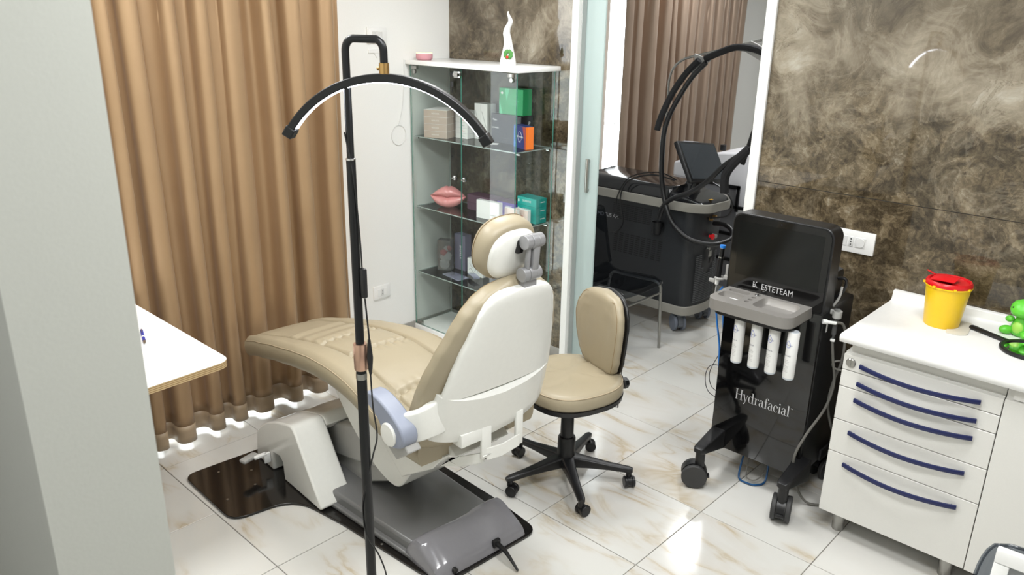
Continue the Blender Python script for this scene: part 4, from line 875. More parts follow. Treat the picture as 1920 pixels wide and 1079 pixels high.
tag(mk('speaker_cable', MB().tube([(XL+0.004, 3.085, 1.74), (XL+0.004, 3.08, 1.60), (XL+0.004, 3.06, 1.45), (XL+0.004, 3.03, 1.36)], 0.0018, 5, smooth=5).tube([(XL+0.004, 3.03+0.055*math.cos(a/16*2*pi), 1.30+0.06*math.sin(a/16*2*pi)) for a in range(16)], 0.0018, 5, closed=True), mat('white_cable', (214, 214, 212), 0.5)), 'thin white cable coiled on the wall beside the glass cabinet', 'cable')

# ================================================================== DRAWERS AND WORKTOP
def hcurve(x0, x1, z, y, sag=0.012, out=0.028):
    pts = []
    for i in range(17):
        q = i/16; pts.append((x0+(x1-x0)*q, y-0.010-out*math.sin(pi*q)**0.8, z-0.010*math.sin(pi*q)))
    return pts
def band(pts, h, t_):
    rg = []
    for i, p in enumerate(pts):
        a = Vector(pts[max(0, i-1)]); b = Vector(pts[min(len(pts)-1, i+1)]); d = (b-a).normalized(); n = Vector((-d.y, d.x, 0)); p = Vector(p)
        rg.append([p+n*q+Vector((0, 0, z)) for q, z in rrect(-t_/2, t_/2, -h/2, h/2, 0.003, 2)])
    return MB().loft(rg)
un = thing('drawer_unit', 'white five-drawer unit with blue bow handles beside the black console', 'cabinet', (-0.69, 3.15, 0))
ox, oy = -0.69, 3.15
mk('body', MB().bx(-0.965-ox, -0.425-ox, 2.925-oy, 3.44-oy, 0.10, 0.80), LAM, un)
mk('top_rail', MB().bx(-0.95-ox, -0.425-ox, 2.935-oy, 3.44-oy, 0.80, 0.846), LAM, un)
zs = [0.797, 0.731, 0.661, 0.519, 0.377, 0.10]; hz = [0.764, 0.692, 0.623, 0.482, 0.340]; dn = ['top drawer with a round lock', None, None, None, None]
for k in range(5):
    dwr = mk('drawer', MB().bx(-0.965-ox, -0.424-ox, 2.905-oy, 2.924-oy, zs[k+1]+0.0015, zs[k]-0.0015, 0.0015, 1), LAM, un)
    mk('handle', band(hcurve(-0.898-ox, -0.487-ox, hz[k], 2.905-oy), 0.017, 0.011), NAVY, dwr, smooth=40)
    mk('handle_post', MB().cyl((-0.88-ox, 2.905-oy, hz[k]-0.002), (-0.88-ox, 2.892-oy, hz[k]-0.002), 0.004, n=10), NAVY, dwr)
    mk('handle_post', MB().cyl((-0.505-ox, 2.905-oy, hz[k]-0.002), (-0.505-ox, 2.892-oy, hz[k]-0.002), 0.004, n=10), NAVY, dwr)
    if k == 0: mk('lock', MB().lathe([(0.002, -0.008), (0.0155, -0.008), (0.018, -0.005), (0.018, 0)], (-0.935-ox, 2.905-oy, 0.765), 24, 'Y').box((-0.935-ox, 2.896-oy, 0.765), (0.003, 0.002, 0.018)), STEEL, dwr)
for x, y in ((-0.90, 2.975), (-0.49, 2.975), (-0.90, 3.38), (-0.49, 3.38)): mk('foot', MB().lathe([(0.022, 0.0), (0.024, 0.004), (0.024, 0.045), (0.027, 0.047), (0.027, 0.10)], (x-ox, y-oy, 0), 22), STEEL, un)
u2_ = thing('base_unit', 'plain white base cabinet to the right of the drawers', 'cabinet', (0.0, 3.15, 0))
mk('body', MB().bx(-0.421, 0.40, 2.925-oy, 3.44-oy, 0.10, 0.846), LAM, u2_)
mk('door', MB().bx(-0.421, -0.012, 2.905-oy, 2.924-oy, 0.10, 0.797, 0.0015, 1), LAM, u2_); mk('door', MB().bx(-0.009, 0.40, 2.905-oy, 2.924-oy, 0.10, 0.797, 0.0015, 1), LAM, u2_)
mk('top_rail', MB().bx(-0.40, 0.40, 2.915-oy, 2.930-oy, 0.80, 0.846), LAM, u2_)
for x in (-0.36, 0.34):
    for y in (2.975, 3.38): mk('foot', MB().lathe([(0.022, 0.0), (0.024, 0.004), (0.024, 0.045), (0.027, 0.047), (0.027, 0.10)], (x, y-oy, 0), 22), STEEL, u2_)
prof = round_poly([(2.880, 0.847), (2.872, 0.862), (2.874, 0.878), (2.89, 0.8795), (3.40, 0.8795), (3.418, 0.884), (3.426, 0.92), (3.447, 0.922), (3.447, 0.847)], [0.003, 0.01, 0.008, 0.008, 0.02, 0.02, 0.004, 0.002, 0.0], 4)
tag(mk('worktop', MB().prism(prof, -0.982, 0.60, 'YZ'), TOPM, smooth=40), 'long white worktop with raised back lip over the drawers', 'worktop')
ZW = 0.8797
YEL = mat('yellow_plastic', (236, 194, 24), 0.35); RED = mat('red_plastic', (206, 20, 28), 0.3)
t = thing('sharps_bin', 'yellow sharps bin with open red lid on the worktop', 'bin', (-0.742, 3.262, ZW))
mk('tub', MB().lathe([(0.002, 0.0), (0.060, 0.0), (0.063, 0.006), (0.0785, 0.158), (0.0835, 0.160), (0.0835, 0.165), (0.077, 0.166), (0.075, 0.160), (0.060, 0.012), (0.002, 0.010)], n=48), YEL, t, smooth=40)
mk('lid', MB().lathe([(0.079, 0.160), (0.083, 0.166), (0.082, 0.176), (0.077, 0.183), (0.070, 0.183), (0.068, 0.176), (0.060, 0.174), (0.060, 0.170), (0.076, 0.168)], n=48), RED, t, smooth=40)
lidp = [(0.066*math.cos(a), 0.066*math.sin(a)) for a in [R(-38+i*(196)/24) for i in range(25)]]
mk('lid_top', MB().prism(lidp, 0.173, 0.178, 'XY'), RED, t, bev=0.001)
mk('flap', MB().box((-0.014, -0.012, 0.188), (0.095, 0.05, 0.004), (R(14), R(-6), R(-12)), 0.0015).box((-0.072, 0.012, 0.196), (0.035, 0.006, 0.003), (0, R(14), R(-12))), RED, t)
for a in (-160, -110, -60, -20): mk('clip', MB().box((0.0845*math.cos(R(a)), 0.0845*math.sin(R(a)), 0.166), (0.01, 0.01, 0.008), (0, 0, R(a)), 0.001), YEL, t)
t = thing('price_tag', 'white card tag with small print in front of the yellow bin', 'card', (-0.668, 3.262, ZW), R(8))
mk('tag', MB().prism(round_poly([(-0.045, -0.085), (0.0, -0.085), (0.028, -0.06), (0.028, 0.085), (-0.015, 0.085), (-0.045, 0.06)], 0.012), 0.0003, 0.004, 'XY'), mat('ivory_card', (206, 202, 190), 0.5), t, smooth=0)
for i, (a, b, w_) in enumerate(((0.002, 0.045, 0.03), (-0.012, 0.0, 0.012), (0.012, 0.008, 0.012), (-0.01, -0.05, 0.03))): mk('print', MB().box((a, b, 0.0028), (w_, 0.018 if i == 0 else 0.004, 0.0003), None), INKG if i else mat('pale_ink', (176, 174, 166), 0.6), t, smooth=0)
t = thing('hand_mirror', 'black round hand mirror lying on the worktop', 'mirror', (-0.424, 3.192, ZW), R(-26))
mk('frame', MB().lathe([(0.092, 0.0), (0.098, 0.004), (0.098, 0.010), (0.092, 0.014), (0.083, 0.013), (0.082, 0.006), (0.082, 0.001)], n=48), BLACK, t, smooth=40)
mk('glass', MB().lathe([(0.083, 0.002), (0.083, 0.0085), (0.001, 0.0085)], n=40), mat('mirror_glass', (225, 228, 226), 0.02, metal=1.0), t)
mk('handle', MB().loft([[(x, y*hw, 0.0075+z*0.0065) for y, z in rrect(-1, 1, -1, 1, 0.5, 3)] for x, hw in ((-0.094, 0.013), (-0.11, 0.010), (-0.17, 0.011), (-0.235, 0.0135), (-0.245, 0.011))]), BLACK, t, smooth=50)
# green dinosaur figure
DG = mat('green_vinyl', (96, 196, 58), 0.35); DG2 = mat('dark_green_vinyl', (30, 140, 70), 0.35); DG3 = mat('lime_vinyl', (160, 214, 90), 0.4, bump=0.0)
t = thing('toy_dinosaur', 'small sitting green vinyl baby dinosaur behind the hand mirror', 'toy', (-0.49, 3.350, ZW), R(-20)); t.scale = (1.12, 1.12, 1.12)
mb = MB()
rg = []
for z, rx, ry in ((0.002, 0.022, 0.02), (0.008, 0.030, 0.027), (0.022, 0.034, 0.030), (0.040, 0.031, 0.027), (0.056, 0.024, 0.021), (0.066, 0.020, 0.019), (0.070, 0.026, 0.024), (0.078, 0.036, 0.032), (0.092, 0.042, 0.037), (0.106, 0.041, 0.036), (0.118, 0.033, 0.029), (0.126, 0.018, 0.016), (0.128, 0.004, 0.004)):
    rg.append([(rx*math.cos(2*pi*i/28), ry*math.sin(2*pi*i/28)-(0.004 if z > 0.068 else 0)-(0.008*max(0, -math.sin(2*pi*i/28)) if 0.075 < z < 0.1 else 0), z) for i in range(28)])
mb.loft(rg); mk('body', mb, DG, t, smooth=70)
for s_ in (-1, 1):
    mk('leg', MB().ball((s_*0.034, -0.024, 0.015), (0.018, 0.024, 0.0148), (0, 0, s_*0.5), 18, 12), DG, t)
    mk('arm', MB().ball((s_*0.034, -0.016, 0.053), (0.0165, 0.0125, 0.0115), (0, s_*0.35, s_*0.4), 16, 10), DG, t)
    mk('eye', MB().ball((s_*0.020, -0.0385, 0.102), (0.0025, 0.0016, 0.0035), None, 10, 6), BLACK, t); mk('cheek', MB().ball((s_*0.028, -0.033, 0.092), (0.004, 0.002, 0.003), None, 10, 6), INKP, t)
mk('belly', MB().ball((0, -0.019, 0.030), (0.020, 0.0125, 0.024), None, 18, 12), DG3, t)
mk('tail', MB().tube([(0, 0.02, 0.015), (0.0, 0.04, 0.012), (0.006, 0.055, 0.012)], [0.014, 0.003], 12, smooth=4), DG, t)
for k in range(4): mk('spike', MB().lathe([(0.009, 0), (0.007, 0.006), (0.001, 0.012)], (0, 0, 0), 10), DG2, t, loc=(0, 0.0+0.012*k, (0.126, 0.124, 0.116, 0.103)[k]), rot=(-0.5*k, 0, 0))

# ================================================================== DESK AND PEN
ZD = 0.79
t = thing('desk', 'white desk top with exposed plywood edge at the left, in front of the curtain', 'desk', (-2.9, 0.8, 0))
cr_ = round_poly([(-3.395+2.9, 0.40-0.8), (-2.50+2.9, 0.40-0.8), (-2.546+2.9, 1.228-0.8), (-3.395+2.9, 1.222-0.8)], [0.03, 0.03, 0.05, 0.03], 8)
PLY = [mat('plywood_light', (196, 172, 130), 0.6, var=0.1), mat('plywood_dark', (150, 122, 82), 0.6, var=0.1)]
mk('laminate_top', MB().prism(cr_, ZD-0.0015, ZD, 'XY'), DESKM, t, smooth=0)
for k in range(7): mk('ply_layer', MB().prism(cr_, ZD-0.0015-0.0035*(k+1), ZD-0.0015-0.0035*k, 'XY'), PLY[k % 2], t, smooth=0)
for x, y in ((-0.44, -0.34), (0.15, -0.34), (0.15, -0.06), (-0.42, 0.24)): mk('leg', MB().bx(x-0.02, x+0.02, y-0.02, y+0.02, 0.0005, ZD-0.0262, 0.002), FRAMEG, t)
t = thing('ballpoint_pen', 'blue ballpoint pen with silver tip on the white desk', 'pen', (-2.965, 1.088, ZD+0.0065), R(-18))
mk('barrel', MB().cyl((-0.07, 0, 0), (0.05, 0, 0), 0.006, n=16), mat('blue_pen', (40, 50, 150), 0.3), t); mk('tip', MB().lathe([(0.006, 0.05), (0.005, 0.06), (0.0012, 0.073)], (0, 0, 0), 14, 'X'), STEEL, t); mk('clip', MB().box((-0.05, 0, 0.0075), (0.04, 0.003, 0.002)), STEEL, t)
mk('band', MB().cyl((0.0, 0, 0), (0.012, 0, 0), 0.0062, n=16), WHITEP, t)

# ================================================================== SKIN-TREATMENT CONSOLE
hx0, hx1, hy = -1.530, -1.100, 3.0
hc_ = thing('facial_console', 'black facial treatment console with blank screen, silver tray and four white bottles', 'machine', (-1.315, 3.15, 0))
X = lambda x: x+1.315
Yy = lambda y: y-3.15
mk('body', MB().bx(X(hx0), X(hx1), Yy(hy+0.012), Yy(3.32), 0.135, 0.90, 0.012), BLACK, hc_)
mk('front_panel', MB().bx(X(hx0+0.004), X(hx1-0.004), Yy(hy-0.006), Yy(hy+0.012), 0.14, 0.885, 0.004), BLACKG, hc_)
scr = [(x, z) for x, z in rrect(X(hx0), X(hx1), 0.885, 1.240, 0.04, 8, [0.045, 0.045, 0.006, 0.006])]
mk('screen_housing', MB().prism(scr, Yy(2.992), Yy(3.085), 'XZ'), BLACK, hc_, bev=0.004, smooth=40)
mk('screen_glass', MB().prism([(x, z) for x, z in rrect(X(hx0+0.008), X(hx1-0.008), 0.893, 1.232, 0.038, 8, [0.038, 0.038, 0.004, 0.004])], Yy(2.9885), Yy(2.993), 'XZ'), BLACKG, hc_, smooth=40)
mk('display', MB().bx(X(hx0+0.035), X(hx1-0.035), Yy(2.9878), Yy(2.9888), 0.975, 1.205), mat('dark_display', (10, 12, 12), 0.12), hc_, smooth=0)
mk('camera_dot', MB().cyl((0.0, Yy(2.988), 1.22), (0, Yy(2.9874), 1.22), 0.003, n=10), mat('lens', (40, 40, 50), 0.1), hc_)
mk('rear_housing', MB().bx(X(hx0+0.04), X(hx1-0.04), Yy(3.085), Yy(3.28), 0.90, 1.02, 0.02), BLACK, hc_)
# tray: rounded slab with three wells and four holes (walls of the wells modelled)
def tray():
    bm_out = rrect(X(-1.512), X(-1.145), Yy(2.788), Yy(3.0), 0.045, 8, [0.002, 0.002, 0.05, 0.05])
    mb = MB(); wells = [(rrect(X(-1.500), X(-1.395), Yy(2.868), Yy(2.922), 0.014, 5), 0.026), (rrect(X(-1.490), X(-1.398), Yy(2.935), Yy(2.968), 0.012, 5), 0.022), (rrect(X(-1.335), X(-1.172), Yy(2.832), Yy(2.965), 0.03, 5), 0.026)]
    wells[0] = (rrect(X(-1.497), X(-1.398), Yy(2.850), Yy(2.918), 0.02, 5, [0.01, 0.01, 0.022, 0.012]), 0.026)
    for k in range(4):
        cx, cy = X(-1.366), Yy(2.862+0.032*k); wells.append(([(cx+0.0105*math.cos(2*pi*i/16), cy+0.0105*math.sin(2*pi*i/16)) for i in range(16)], 0.014))
    bm = mb.bm; zt, zb = 0.912, 0.866
    loops = []
    def ring(poly, z): return [bm.verts.new((x, y, z)) for x, y in poly]
    O = ring(bm_out, zt); Ob = ring(bm_out, zb); n = len(O); eds = []
    for i in range(n): bm.faces.new((Ob[i], Ob[(i+1) % n], O[(i+1) % n], O[i])); eds.append(bm.edges.get((O[i], O[(i+1) % n])))
    bm.faces.new(Ob[::-1])
    for poly, dp in wells:
        A = ring(poly, zt); cx = sum(p[0] for p in poly)/len(poly); cy = sum(p[1] for p in poly)/len(poly)
        B = ring([(cx+(x-cx)*0.94, cy+(y-cy)*0.90) for x, y in poly], zt-dp*0.8); C = ring([(cx+(x-cx)*0.88, cy+(y-cy)*0.82) for x, y in poly], zt-dp); m = len(A)
        for i in range(m):
            j = (i+1) % m; bm.faces.new((A[i], A[j], B[j], B[i])); bm.faces.new((B[i], B[j], C[j], C[i])); e = bm.edges.get((A[i], A[j])); eds.append(e)
        bm.faces.new(C)
    bmesh.ops.triangle_fill(bm, use_beauty=True, use_dissolve=False, edges=eds, normal=(0, 0, 1))
    return mb
tr_ = mk('tray', tray(), SILV2, hc_, smooth=40)
mk('tray_base', MB().prism(rrect(X(-1.488), X(-1.16), Yy(2.802), Yy(2.998), 0.04, 8, [0.002, 0.002, 0.045, 0.045]), 0.848, 0.866, 'XY'), BLACK, hc_, smooth=40)
mk('tray_cap', MB().lathe([(0.011, 0.9122), (0.0115, 0.916), (0.008, 0.918), (0.001, 0.9175)], (X(-1.366), Yy(2.958), 0), 20), CHROME, tr_)
for k, (x, y, a) in enumerate(((-1.437, 2.951, -0.03), (-1.437, 2.905, -0.02), (-1.442, 2.890, 0.0), (-1.440, 2.874, 0.02))):
    tag(mk('swab_tip', MB().box((0, 0, 0), (0.052 if k else 0.055, 0.0075, 0.006), (0, 0, a), 0.001), mat('white_nylon', (230, 230, 230), 0.4), loc=(x, y, 0.8895+0.0004*k+(0.003 if k == 0 else 0))), ['white plastic tip alone in the rear well of the silver tray', 'white plastic tip in the front well of the tray, nearest the rear wall', 'white plastic tip in the front well of the tray, between the other two', 'white plastic tip in the front well of the tray, nearest the front rim'][k], 'tip', 'plastic tips in the tray')
BOTW = mat('bottle_white_label', (224, 224, 222), 0.4); DROPB = mat('blue_drop_ink', (112, 126, 196), 0.5); CLR = mat('clear_bottle_end', (186, 192, 198), 0.2)
for k, x in enumerate((-1.376, -1.300, -1.225, -1.148)):
    t = thing('serum_bottle', 'white serum bottle with blue drop under the tray, %s' % ('first from the left', 'second from the left', 'third from the left', 'nearest the drawers')[k], 'bottle', (x, 2.852, 0.642), 0.0, 'white bottles hanging under the tray')
    mk('label_wrap', MB().lathe([(0.0225, 0.010), (0.0228, 0.012), (0.0228, 0.200), (0.021, 0.203)], n=32), BOTW, t)
    mk('bottle_end', MB().lathe([(0.002, 0.0), (0.018, 0.0), (0.0222, 0.004), (0.0222, 0.0105)], n=32), CLR, t); mk('neck', MB().lathe([(0.0208, 0.202), (0.018, 0.2055)], n=24), CLR, t)
    def onc(u, z, r=0.0231): a = -pi/2-0.35+u/r; return (r*math.cos(a), r*math.sin(a), z)
    dp = []
    for i in range(24):
        a = 2*pi*i/24; rr = 0.0105; u = rr*math.sin(a); zz = 0.150-rr*math.cos(a)
        if abs(a-pi) < 1.1: q = 1-abs(a-pi)/1.1; zz += 0.009*q; u *= (1-0.55*q)
        dp.append(onc(u, zz))
    mk('drop_logo', MB().tube(dp, 0.0009, 5, closed=True), DROPB, t)
    km = MB(); text_mb(km, 'HydraFacial', 0.0075, ((0, 0, 0), (1, 0, 0), (0, 1, 0)), 0.0)
    for i, (wd, body) in enumerate(((0.0, ('Activ-4', 'GlySal', 'Antiox-6', 'Beta-HD')[k]),)): 
        m2_ = MB(); text_mb(m2_, body, 0.009, ((0, -0.045, 0), (1, 0, 0), (0, 1, 0)), 0.0); km.bm.from_mesh((lambda me: (m2_.bm.to_mesh(me), me)[1])(bpy.data.meshes.new('tmp')))
    for v in km.bm.verts: u, z = v.co.x, v.co.y; v.co = Vector(onc(u, 0.150+z))
    mk('lettering', km, mat('dark_ink', (70, 74, 96), 0.5), t, smooth=0)
    ln = MB()
    for i in range(9):
        if i in (3,): continue
        zz = 0.086-i*0.0062; a = [onc(-0.013+j*0.026/6*(1 if i % 3 else 0.8), zz, 0.02305) for j in range(7)]; ln.tube(a, 0.00035, 3)
    o = mk('small_print', ln, INKG, t, smooth=0); o['kind'] = 'stuff'
# lettering
k = MB(); text_mb(k, 'ESTETEAM', 0.036, ((X(-1.300), Yy(2.9883), 0.943), (1, 0, 0), (0, 0, 1)), 0.0004, 1.06)
for v in k.bm.verts: v.co.x = X(-1.300)+(v.co.x-X(-1.300))*0.80
LET = mat('silver_lettering', (200, 200, 202), 0.35, metal=0.2)
mk('lettering', k, LET, hc_, smooth=0)
lg = MB()
for a, b in (((0.0, 0.0), (0.006, 0.006)), ((0.0, 0.010), (0.006, 0.014)), ((0.008, 0.0), (0.014, 0.004)), ((0.0, -0.008), (0.012, -0.003))): lg.bx(X(-1.407)+a[0], X(-1.407)+b[0], Yy(2.9879), Yy(2.9885), 0.944+a[1], 0.944+b[1])
lg.prism([(X(-1.397), 0.950), (X(-1.388), 0.960), (X(-1.394), 0.960)], Yy(2.9879), Yy(2.9885), 'XZ').prism([(X(-1.396), 0.946), (X(-1.386), 0.936), (X(-1.392), 0.936)], Yy(2.9879), Yy(2.9885), 'XZ')
o = mk('emblem', lg, LET, hc_, smooth=0); o['kind'] = 'stuff'
class Pen:
    """serif letters built from stems, hairlines and modulated bowls; em = 1"""
    def __init__(s): s.mb = MB(); s.x = 0
    def q(s, pts): s.mb.prism([(s.x+a, b) for a, b in pts], 0, 1, 'XZ')
    def rect(s, x0, x1, z0, z1): s.q([(x0, z0), (x1, z0), (x1, z1), (x0, z1)])
    def bowl(s, cx, cz, rx, rz, tk, tn, a0=0, a1=360, n=22):
        o, i_ = [], []
        for k in range(n+1):
            a = R(a0+(a1-a0)*k/n); w = tn+(tk-tn)*abs(math.cos(a))**1.6; o.append((cx+rx*math.cos(a), cz+rz*math.sin(a))); i_.append((cx+(rx-w)*math.cos(a), cz+(rz-tn*0.9)*math.sin(a)))
        for k in range(n): s.q([o[k], o[k+1], i_[k+1], i_[k]])
    def dot(s, cx, cz, r): s.q([(cx+r*math.cos(2*pi*k/12), cz+r*math.sin(2*pi*k/12)) for k in range(12)])
    def ser(s, cx, z, w=0.16, h=0.022): s.rect(cx-w/2, cx+w/2, z, z+h)
P = Pen()
def gl(ch):
    TK, TN, XH, CH = 0.085, 0.024, 0.46, 0.72
    if ch == 'H':
        for cx in (0.11, 0.50): P.rect(cx-TK/2, cx+TK/2, 0, CH); P.ser(cx, 0, 0.2); P.ser(cx, CH-0.022, 0.2)
        P.rect(0.12, 0.49, 0.35, 0.35+TN); return 0.63
    if ch == 'y':
        P.q([(0.03, XH), (0.125, XH), (0.27, 0.0), (0.21, 0.0)]); P.q([(0.24, 0.0), (0.27, 0.06), (0.395, XH), (0.37, XH)]); P.q([(0.22, 0.05), (0.26, 0.05), (0.18, -0.18), (0.15, -0.18)]); P.dot(0.12, -0.17, 0.045); P.ser(0.08, XH-0.02, 0.17); P.ser(0.38, XH-0.02, 0.12); return 0.44
    if ch == 'd': P.bowl(0.2, 0.23, 0.18, 0.24, TK, TN, 50, 310); P.rect(0.32, 0.32+TK, 0, CH); P.q([(0.24, CH), (0.33, CH), (0.33, CH-0.022), (0.24, CH-0.022)]); P.rect(0.39, 0.46, 0, 0.022); return 0.49
    if ch == 'a': P.rect(0.26, 0.26+TK, 0.03, 0.34); P.bowl(0.2, 0.33, 0.145, 0.14, TK, TN, 0, 150); P.dot(0.09, 0.37, 0.04); P.bowl(0.175, 0.13, 0.145, 0.14, TK, TN, 60, 300); P.rect(0.34, 0.41, 0.0, 0.03); return 0.43
    if ch == 'r': P.rect(0.09, 0.09+TK, 0, XH); P.ser(0.13, 0, 0.2); P.ser(0.09, XH-0.022, 0.1); P.bowl(0.26, 0.34, 0.1, 0.125, 0.02, TN, 30, 180); P.dot(0.32, 0.40, 0.045); return 0.37
    if ch == 'f': P.rect(0.10, 0.10+TK, 0, 0.60); P.ser(0.14, 0, 0.2); P.rect(0.03, 0.27, XH-0.022, XH); P.bowl(0.235, 0.58, 0.135, 0.15, TK*0.8, TN, 40, 180); P.dot(0.31, 0.66, 0.045); return 0.30
    if ch == 'c': P.bowl(0.21, 0.23, 0.19, 0.24, TK, TN, 45, 315); P.dot(0.33, 0.36, 0.045); return 0.38
    if ch == 'i': P.rect(0.08, 0.08+TK, 0, XH); P.ser(0.125, 0, 0.19); P.ser(0.09, XH-0.022, 0.1); P.dot(0.12, 0.63, 0.055); return 0.24
    if ch == 'l': P.rect(0.08, 0.08+TK, 0, CH+0.02); P.ser(0.125, 0, 0.19); P.ser(0.09, CH, 0.1); return 0.24
for ch in 'Hydrafacial': P.x += gl(ch)
sc3 = 0.252/P.x
for v in P.mb.bm.verts: v.co = Vector((X(-1.428)+v.co.x*sc3, Yy(hy-0.0066)+v.co.y*0.0008, 0.405+v.co.z*sc3*1.18))
o = mk('lettering', P.mb, LET, hc_, smooth=0); o['kind'] = 'stuff'
k = MB(); text_mb(k, 'TM', 0.006, ((X(-1.169), Yy(hy-0.0064), 0.445), (1, 0, 0), (0, 0, 1)), 0.0003); mk('lettering', k, LET, hc_, smooth=0)
k = MB().bx(X(hx1)+0.0001, X(hx1)+0.0006, Yy(3.045), Yy(3.06), 0.80, 0.835); mk('warning_label', k, WCARD, hc_, smooth=0)
# legs and castors
def caster(mb_parent, x, y, r, tw, m1, m2, brake=True):

    e = Vector((math.cos(tw), math.sin(tw), 0)); sd = Vector((-e.y, e.x, 0)); p = Vector((x, y, 0)); q = p+e*r*0.35; z = Vector((0, 0, r+0.0005))
    fk = MB().cyl(p+Vector((0, 0, r*1.75)), p+Vector((0, 0, r*3.05)), r*0.38, n=16)
    rg = []
    for i in range(13):
        a = R(-20+i*15); rg.append([q+z+e*(math.cos(a)*k2*r*-1)+Vector((0, 0, math.sin(a)*k2*r))+sd*s_*r*0.30 for k2, s_ in ((0.75, -1), (1.04, -1), (1.04, 1), (0.75, 1))])
    fk.loft(rg); fo = mk('caster', fk, m1, mb_parent, smooth=40)
    if brake: mk('brake', MB().box(q+z-e*r*0.95+Vector((0, 0, -r*0.1)), (r*0.5, r*0.5, r*0.22), (0, 0.3, tw), 0.003), m1, fo)
    for s_ in (-1, 1):
        a, b = q+z+sd*s_*r*0.32, q+z+sd*s_*r*0.70; w_ = MB().cyl(a, b, r, n=32); mk('wheel', w_, m2, fo, bev=r*0.08, smooth=40)
TYRE = mat('dark_grey_rubber', (52, 52, 52), 0.6)
for x in (-1.487, -1.095):
    rg = []
    for y, z0, z1, hw in ((3.02, 0.13, 0.235, 0.032), (2.98, 0.14, 0.228, 0.032), (2.85, 0.165, 0.205, 0.026), (2.825, 0.170, 0.200, 0.024), (2.815, 0.175, 0.195, 0.018)): rg.append([(X(x)+a, Yy(y), b) for a, b in rrect(-hw, hw, z0, z1, 0.006, 3)])
    mk('leg', MB().loft(rg), BLACK, hc_, smooth=40)
for x, tw in ((-1.487, 0.15), (-1.095, -1.25)): caster(hc_, X(x), Yy(2.845), 0.0565, pi+tw if x > -1.2 else pi+0.55, BLACK, TYRE)
for x, tw in ((-1.47, 1.6), (-1.12, 1.4)): mk('leg', MB().bx(X(x)-0.03, X(x)+0.03, Yy(3.20), Yy(3.36), 0.135, 0.19, 0.008), BLACK, hc_); caster(hc_, X(x), Yy(3.33), 0.052, tw+pi, BLACK, TYRE, False)
# handpiece and holder on the left
t = thing('handpiece', 'black handpiece with blue tip in the holder left of the screen', 'tool', (-1.607, 3.08, 0.0))
ax = Vector((0.06, 0, 1)).normalized()
def along(z0, z1, r0, r1, m, nm): mk(nm, MB().cyl(Vector((-0.012, 0, 0.9))+ax*(z0-0.9), Vector((-0.012, 0, 0.9))+ax*(z1-0.9), r0, r1, n=20), m, t)
along(0.905, 0.997, 0.0135, 0.0115, BLACK, 'grip'); along(0.997, 1.003, 0.0118, 0.0118, CHROME, 'ring'); along(1.003, 1.042, 0.0105, 0.0100, BLACK, 'neck'); along(1.042, 1.045, 0.0105, 0.0105, CHROME, 'ring'); along(1.045, 1.056, 0.0125, 0.0125, mat('bright_blue_plastic', (36, 128, 220), 0.3), 'tip'); along(0.872, 0.905, 0.0085, 0.011, WHITEP, 'socket'); along(0.80, 0.872, 0.0035, 0.0035, GREYL, 'tube')
mk('holder', MB().box((X(-1.56), Yy(3.08), 0.915), (0.055, 0.02, 0.02), None, 0.004).tube([(X(-1.607)+0.02*math.cos(R(a)), Yy(3.08)+0.02*math.sin(R(a)), 0.905) for a in range(20, 341, 32)], 0.006, 8).box((X(-1.645), Yy(3.08), 0.885), (0.03, 0.012, 0.018), None, 0.004).box((X(-1.575), Yy(3.08), 0.95), (0.014, 0.014, 0.05), None, 0.004), GREYL, hc_)
BLH = mat('bright_blue_hose', (30, 120, 206), 0.3)
tag(mk('blue_hose', MB().tube([(-1.60, 3.10, 0.86), (-1.625, 3.10, 0.80), (-1.612, 3.10, 0.70), (-1.585, 3.10, 0.58), (-1.575, 3.11, 0.45), (-1.57, 3.2, 0.35)], 0.0045, 8, smooth=6), BLH), 'bright blue hose hanging down the left side of the console', 'hose')
tag(mk('blue_hose', MB().tube([(-1.585, 3.12, 0.85), (-1.595, 3.12, 0.74), (-1.580, 3.12, 0.62), (-1.565, 3.13, 0.45), (-1.56, 3.2, 0.33)], 0.0035, 8, smooth=6), BLH), 'second thinner blue hose beside the bright blue one', 'hose')
tag(mk('loose_wire', MB().tube([(-1.585, 3.16, 0.56), (-1.62, 3.15, 0.48), (-1.645, 3.15, 0.40), (-1.625, 3.15, 0.335), (-1.555, 3.15, 0.315)], 0.0018, 6, smooth=6).tube([(-1.555, 3.15, 0.43), (-1.60, 3.15, 0.455), (-1.65, 3.15, 0.435), (-1.665, 3.15, 0.37), (-1.64, 3.15, 0.305), (-1.57, 3.15, 0.285)], 0.0018, 6, smooth=6), BLACK), 'thin black wire looping out of the left side of the console', 'wire')
tag(mk('floor_hose_loop', MB().tube([(-1.39, 3.10, 0.15), (-1.385, 3.05, 0.07), (-1.372, 3.015, 0.012), (-1.33, 3.005, 0.008), (-1.29, 3.02, 0.008), (-1.27, 3.07, 0.02), (-1.29, 3.12, 0.15)], 0.0045, 8, smooth=6), mat('dark_blue_hose', (24, 74, 120), 0.3)), 'dark blue hose loop touching the floor under the console', 'hose')
tag(mk('floor_hose_loop', MB().tube([(-1.37, 3.11, 0.15), (-1.36, 3.06, 0.05), (-1.34, 3.025, 0.022), (-1.30, 3.035, 0.022), (-1.285, 3.09, 0.06), (-1.30, 3.13, 0.15)], 0.003, 8, smooth=6), HOSEC), 'clear hose loop inside the dark blue loop under the console', 'hose')
